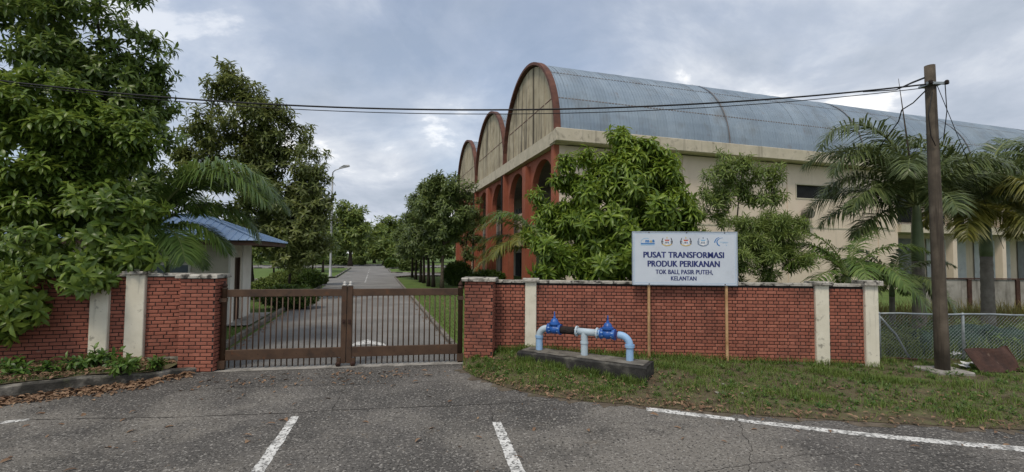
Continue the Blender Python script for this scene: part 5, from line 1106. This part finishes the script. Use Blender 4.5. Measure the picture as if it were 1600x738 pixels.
# weeds on the left bed
wp = [(30,588,.26),(75,584,.22),(118,578,.30),(148,574,.40),(165,574,.38),(188,582,.30),(205,575,.2),(20,577,.26),(245,572,.14)]
for i, (px, py, h) in enumerate(wp):
    c = G(px, py, .24); shrub('weed_plant', 'leafy green weed growing in the planting bed', 'weed', c, [(np.array(c)+np.array((0,0,h*.45)), np.array((h*.75, h*.6, h*.5)))], 13, M['weed'], 100+i, 6, .15, .06, 'weeds in the planting bed', .5, stems=5, zmin=0, spread=(30,100), droop=.3)
rs = np.random.RandomState(77)
# grass on the verge
n = 110000; X = rs.uniform(EDGE[0].x, 14.5, n); f = rs.rand(n)**.85
Yf = np.array([interp(EDGE, x) for x in X]); Yb = np.array([verge_back(x) for x in X]); Y = Yf + (Yb-Yf)*f - .03
pat = np.sin(X*1.9+np.sin(Y*2.1)*1.3)+np.sin(Y*3.7+X*.8)+.7*np.sin(X*5.3-Y*4.1); keep = (rs.rand(n) < np.clip(.52+.34*pat, .10, 1)) 
keep &= ~((X < 2.75) & (X > .1) & (np.abs((Y-sA.y) - (X-sA.x)*sdv.y/sdv.x - .30) < .36))
X, Y = X[keep], Y[keep]; Z = np.array([verge_z(x, y) for x, y in zip(X, Y)]); P = np.stack([X, Y, Z-.005], 1)
pa = np.clip(.75+.38*np.sin(X*3.9+np.sin(Y*4.1)*1.3)+.35*np.sin(Y*6.1+X*2.2), .25, 1.7)
V, F = scatter_blades(P, .02, .12, .0046, rs, 1.2)
V = V.reshape(-1,5,3); V[:,2:,2] = P[:,None,2] + (V[:,2:,2]-P[:,None,2])*pa[:,None]; V = V.reshape(-1,3)
tag(link('verge_grass', fastmesh('verge_grass', V, F, M['grass'])), 'rough green grass growing on the verge', 'grass', kind='stuff')
# grass growing up against the slab and the wall foot
n = 3200; tt = rs.rand(n); sdn = sdv.normalized(); fx = sA.x+sdv.x*tt; fy = sA.y+sdv.y*tt; off = np.abs(rs.randn(n))*.07+.012; fx += sdn.y*off; fy += -sdn.x*off; cl_ = .5+.5*np.sin(tt*23)+.5*np.sin(tt*51+1); k = rs.rand(n) < np.clip(cl_, .1, 1)
P = np.stack([fx[k], fy[k], [verge_z(x, y) for x, y in zip(fx[k], fy[k])]], 1); n2 = 3000; X2 = -.3 + 8.4*rs.rand(n2)**1.5; Y2 = np.array([wall_right_y(x) for x in X2]) - .05 - np.abs(rs.randn(n2))*.08
P = np.vstack([P, np.stack([X2, Y2, [verge_z(x, y) for x, y in zip(X2, Y2)]], 1)]); V, F = scatter_blades(P, .04, .19, .0055, rs, .9)
tag(link('tall_grass', fastmesh('tall_grass', V, F, M['grass'])), 'taller grass fringing the pipe slab and the foot of the brick wall', 'grass', kind='stuff')
# broad weeds in the verge (low rosettes)
m_ = 1100; X = rs.uniform(-.9, 13, m_); Y = np.array([interp(EDGE, x)+(verge_back(x)-interp(EDGE, x))*rs.uniform(.08,.98) for x in X])
k = ~((X < 2.75) & (X > .1) & (np.abs((Y-sA.y) - (X-sA.x)*sdv.y/sdv.x - .30) < .36)); X, Y = X[k], Y[k]
P = np.stack([X, Y, [verge_z(x, y)+.02 for x, y in zip(X, Y)]], 1)
b_, d_, u_, L_, W_ = whorl(P, np.tile([[0,0,1.]], (len(P),1)) + rs.randn(len(P),3)*.2, 8, .085, .026, rs, (30, 85), .1); V, F = leaves(b_, d_, u_, L_, W_)
tag(link('verge_weeds', fastmesh('verge_weeds', V, F, M['weed'])), 'small broad leaved weeds among the verge grass', 'weeds', kind='stuff')
# ground cover on the bed
n = 3200; X = rs.uniform(-11, -6.9, n); Y0 = np.array([interp(KERB, x)+.15 for x in X]); Y1 = np.array([wall_left_y(x)-.06 for x in X]); Y = Y0+(Y1-Y0)*rs.rand(n)
P = np.stack([X, Y, [bed_z(x, y) for x, y in zip(X, Y)]], 1); V, F = scatter_blades(P, .02, .09, .007, rs, 1.2)
tag(link('bed_groundcover', fastmesh('bed_groundcover', V, F, M['weed'])), 'low green ground cover over the planting bed soil', 'ground cover', kind='stuff')
# lawn inside the gate
n = 30000; U = rs.uniform(-1.5, 23, n)**1.0; U = -1.5 + (U+1.5)*rs.rand(n)**.5; Vv = np.where(rs.rand(n) < .55, rs.uniform(-8.5, -3.05, n), rs.uniform(2.95, 7, n))
P = np.stack([R0.x + D1.x*U + D2.x*Vv, R0.y + D1.y*U + D2.y*Vv, np.full(n, -.04)], 1); k = P[:,1] > 10.9; P = P[k]
q = (P[:,:2]-np.array((gA.x,gA.y))) @ np.array(((D2.x, D1.x),(D2.y, D1.y))); P = P[~((q[:,0] < .8) & (q[:,0] > -5) & (q[:,1] > -.55) & (q[:,1] < 3.1))]
V, F = scatter_blades(P, .035, .09, .006, rs, .9); tag(link('lawn_grass', fastmesh('lawn_grass', V, F, M['lawnblade'])), 'short lawn grass beside the driveway inside the gate', 'grass', kind='stuff')
# overgrowth behind the chain-link fence
n = 26000; X = rs.uniform(8.3, 24, n); Y = 11.0 + 8.5*rs.rand(n)**1.3; P = np.stack([X, Y, np.full(n, -.04)], 1); V, F = scatter_blades(P, .15, .62, .009, rs, .9)
k = np.repeat(rs.rand(n) < .5, 5)
tag(link('overgrowth', fastmesh('overgrowth', V, F, M['grass'])), 'tall weedy grass behind the chain link fence', 'grass', kind='stuff')
n = 3500; X = rs.uniform(9.5, 22, n); Y = 13.5 + 5*rs.rand(n); P = np.stack([X, Y, np.full(n, .2)], 1); V, F = scatter_blades(P, .2, .75, .010, rs, .8)
tag(link('dry_weeds', fastmesh('dry_weeds', V, F, M['drygrass'])), 'yellowed dry weeds along the low panel wall', 'weeds', kind='stuff')
for i, (px, y, h) in enumerate(((1390,11.6,.75),(1425,12.2,.85),(1512,12.4,.8),(1560,11.9,.7),(1597,12.6,.9),(1640,12,.8))):
    c = gp(px, y); shrub('fence_bush', 'scrubby bush tangled behind the chain link fence', 'bush', c, [(np.array(c)+np.array((0,0,h*.5)), np.array((.75, .5, h*.55)))], 120, M['weed' if i % 2 else 'leafE'], 130+i, 6, .12, .05, 'bushes behind the fence', .5)
# wild plants overhanging by the pipe slab
# fallen leaves
def litter(name, label, P, seed, lo=.05, hi=.12, lift=.01, wr=.38):
    r_ = np.random.RandomState(seed); V, F = flat_leaves(P, r_, lo, hi, wr, .45, lift); return tag(link(name, fastmesh(name, V, F, M['litter'])), label, 'leaves', kind='stuff')
K4 = KERB[:6]; P = []
for i in range(1500):
    t_ = rs.rand()*4.6 + .35; a = int(t_); p = K4[min(a,4)].lerp(K4[min(a,4)+1], t_-a); d_ = abs(rs.randn())*.20*(1.0 if t_ > 1.5 else .5); s_ = .85 if t_ > 1.4 else .4
    if rs.rand() > s_: continue
    P.append((p.x+d_*.75+.02, p.y-d_*.8-.02, max(0, .05-d_*.14)*rs.rand()))
litter('leaf_pile', 'drift of brown fallen leaves along the bed kerb', np.array(P), 1, .06, .14, .008)
P = []
for i in range(1900):
    x = rs.uniform(-1, 13) if i < 1350 else rs.uniform(-.6, 3.2); y = interp(EDGE, x) + rs.randn()*.13 + .12 + (rs.rand() < .62)*rs.rand()*1.7
    if y > verge_back(x)-.1: continue
    P.append((x, y, (verge_z(x, y) if y > interp(EDGE, x) else 0) + .02))
litter('verge_leaves', 'dry fallen leaves scattered over the verge edge', np.array(P), 2, .035, .10, .012)
P = [(rs.uniform(-9, 9), 0, 0) for _ in range(150)]; P = np.array(P); P[:,1] = 4.6 + rs.rand(150)*4.2
P2 = np.array([(GL.lerp(GR, rs.rand()).x, 0, 0) for _ in range(120)]); P2[:,1] = 9.0 + (P2[:,0]-GL.x)/(GR.x-GL.x)*.8 - abs(rs.randn(120))*.5
P = np.vstack([P, P2]); kk = np.array([p[1] < interp(EDGE, p[0])-.05 if p[0] > EDGE[0].x else p[1] < interp(KERB, p[0])-.1 if p[0] < -6.3 else p[1] < 9.6 for p in P]); P = P[kk]
litter('road_leaves', 'single dry leaves scattered over the asphalt', P, 3, .06, .15, .006, .33)
P = []
for i in range(520):
    u = rs.uniform(-1.5, 16); s = -1 if rs.rand() < .62 else 1; v = s*(2.72 - abs(rs.randn())*.14) if rs.rand() < .7 else s*(3.1 + rs.rand()*2.5); q = RP(u, v); P.append((q.x, q.y, .004 if abs(v) < 2.8 else .0))
litter('drive_leaves', 'brown fallen leaves along the driveway kerbs', np.array(P), 4, .06, .13, .012)
n = 1100; X = rs.uniform(-9.5, -6.9, n); Y = np.array([interp(KERB, x)+.16 + (wall_left_y(x)-interp(KERB, x)-.25)*rs.rand() for x in X]); P = np.stack([X, Y, [bed_z(x,y)+.02 for x,y in zip(X,Y)]], 1)
litter('bed_leaves', 'brown fallen leaves lying on the planting bed', P, 5, .06, .13, .015)
# small stones at the road edge
for i, (px, py, s) in enumerate(((866,657,.022),(893,655,.018),(1120,620,.035),(1160,622,.03),(1130,607,.03))):
    c = G(px, py, 0); z = verge_z(c.x, c.y) if c.y > interp(EDGE, c.x) else 0; o = MB(); r_ = np.random.RandomState(i)
    o.lathe([(s*.5,-.01),(s*.95,.005),(s,.02),(s*.7,s*.55),(s*.2,s*.65)], 9); o.v = [(x*(1+r_.uniform(-.2,.2)), y*(1+r_.uniform(-.2,.2)), zc) for x, y, zc in o.v]
    tag(o.build('stone', M['concrete'], loc=(c.x, c.y, z)), 'small pale stone at the road edge', 'stone', 'stones at the road edge')
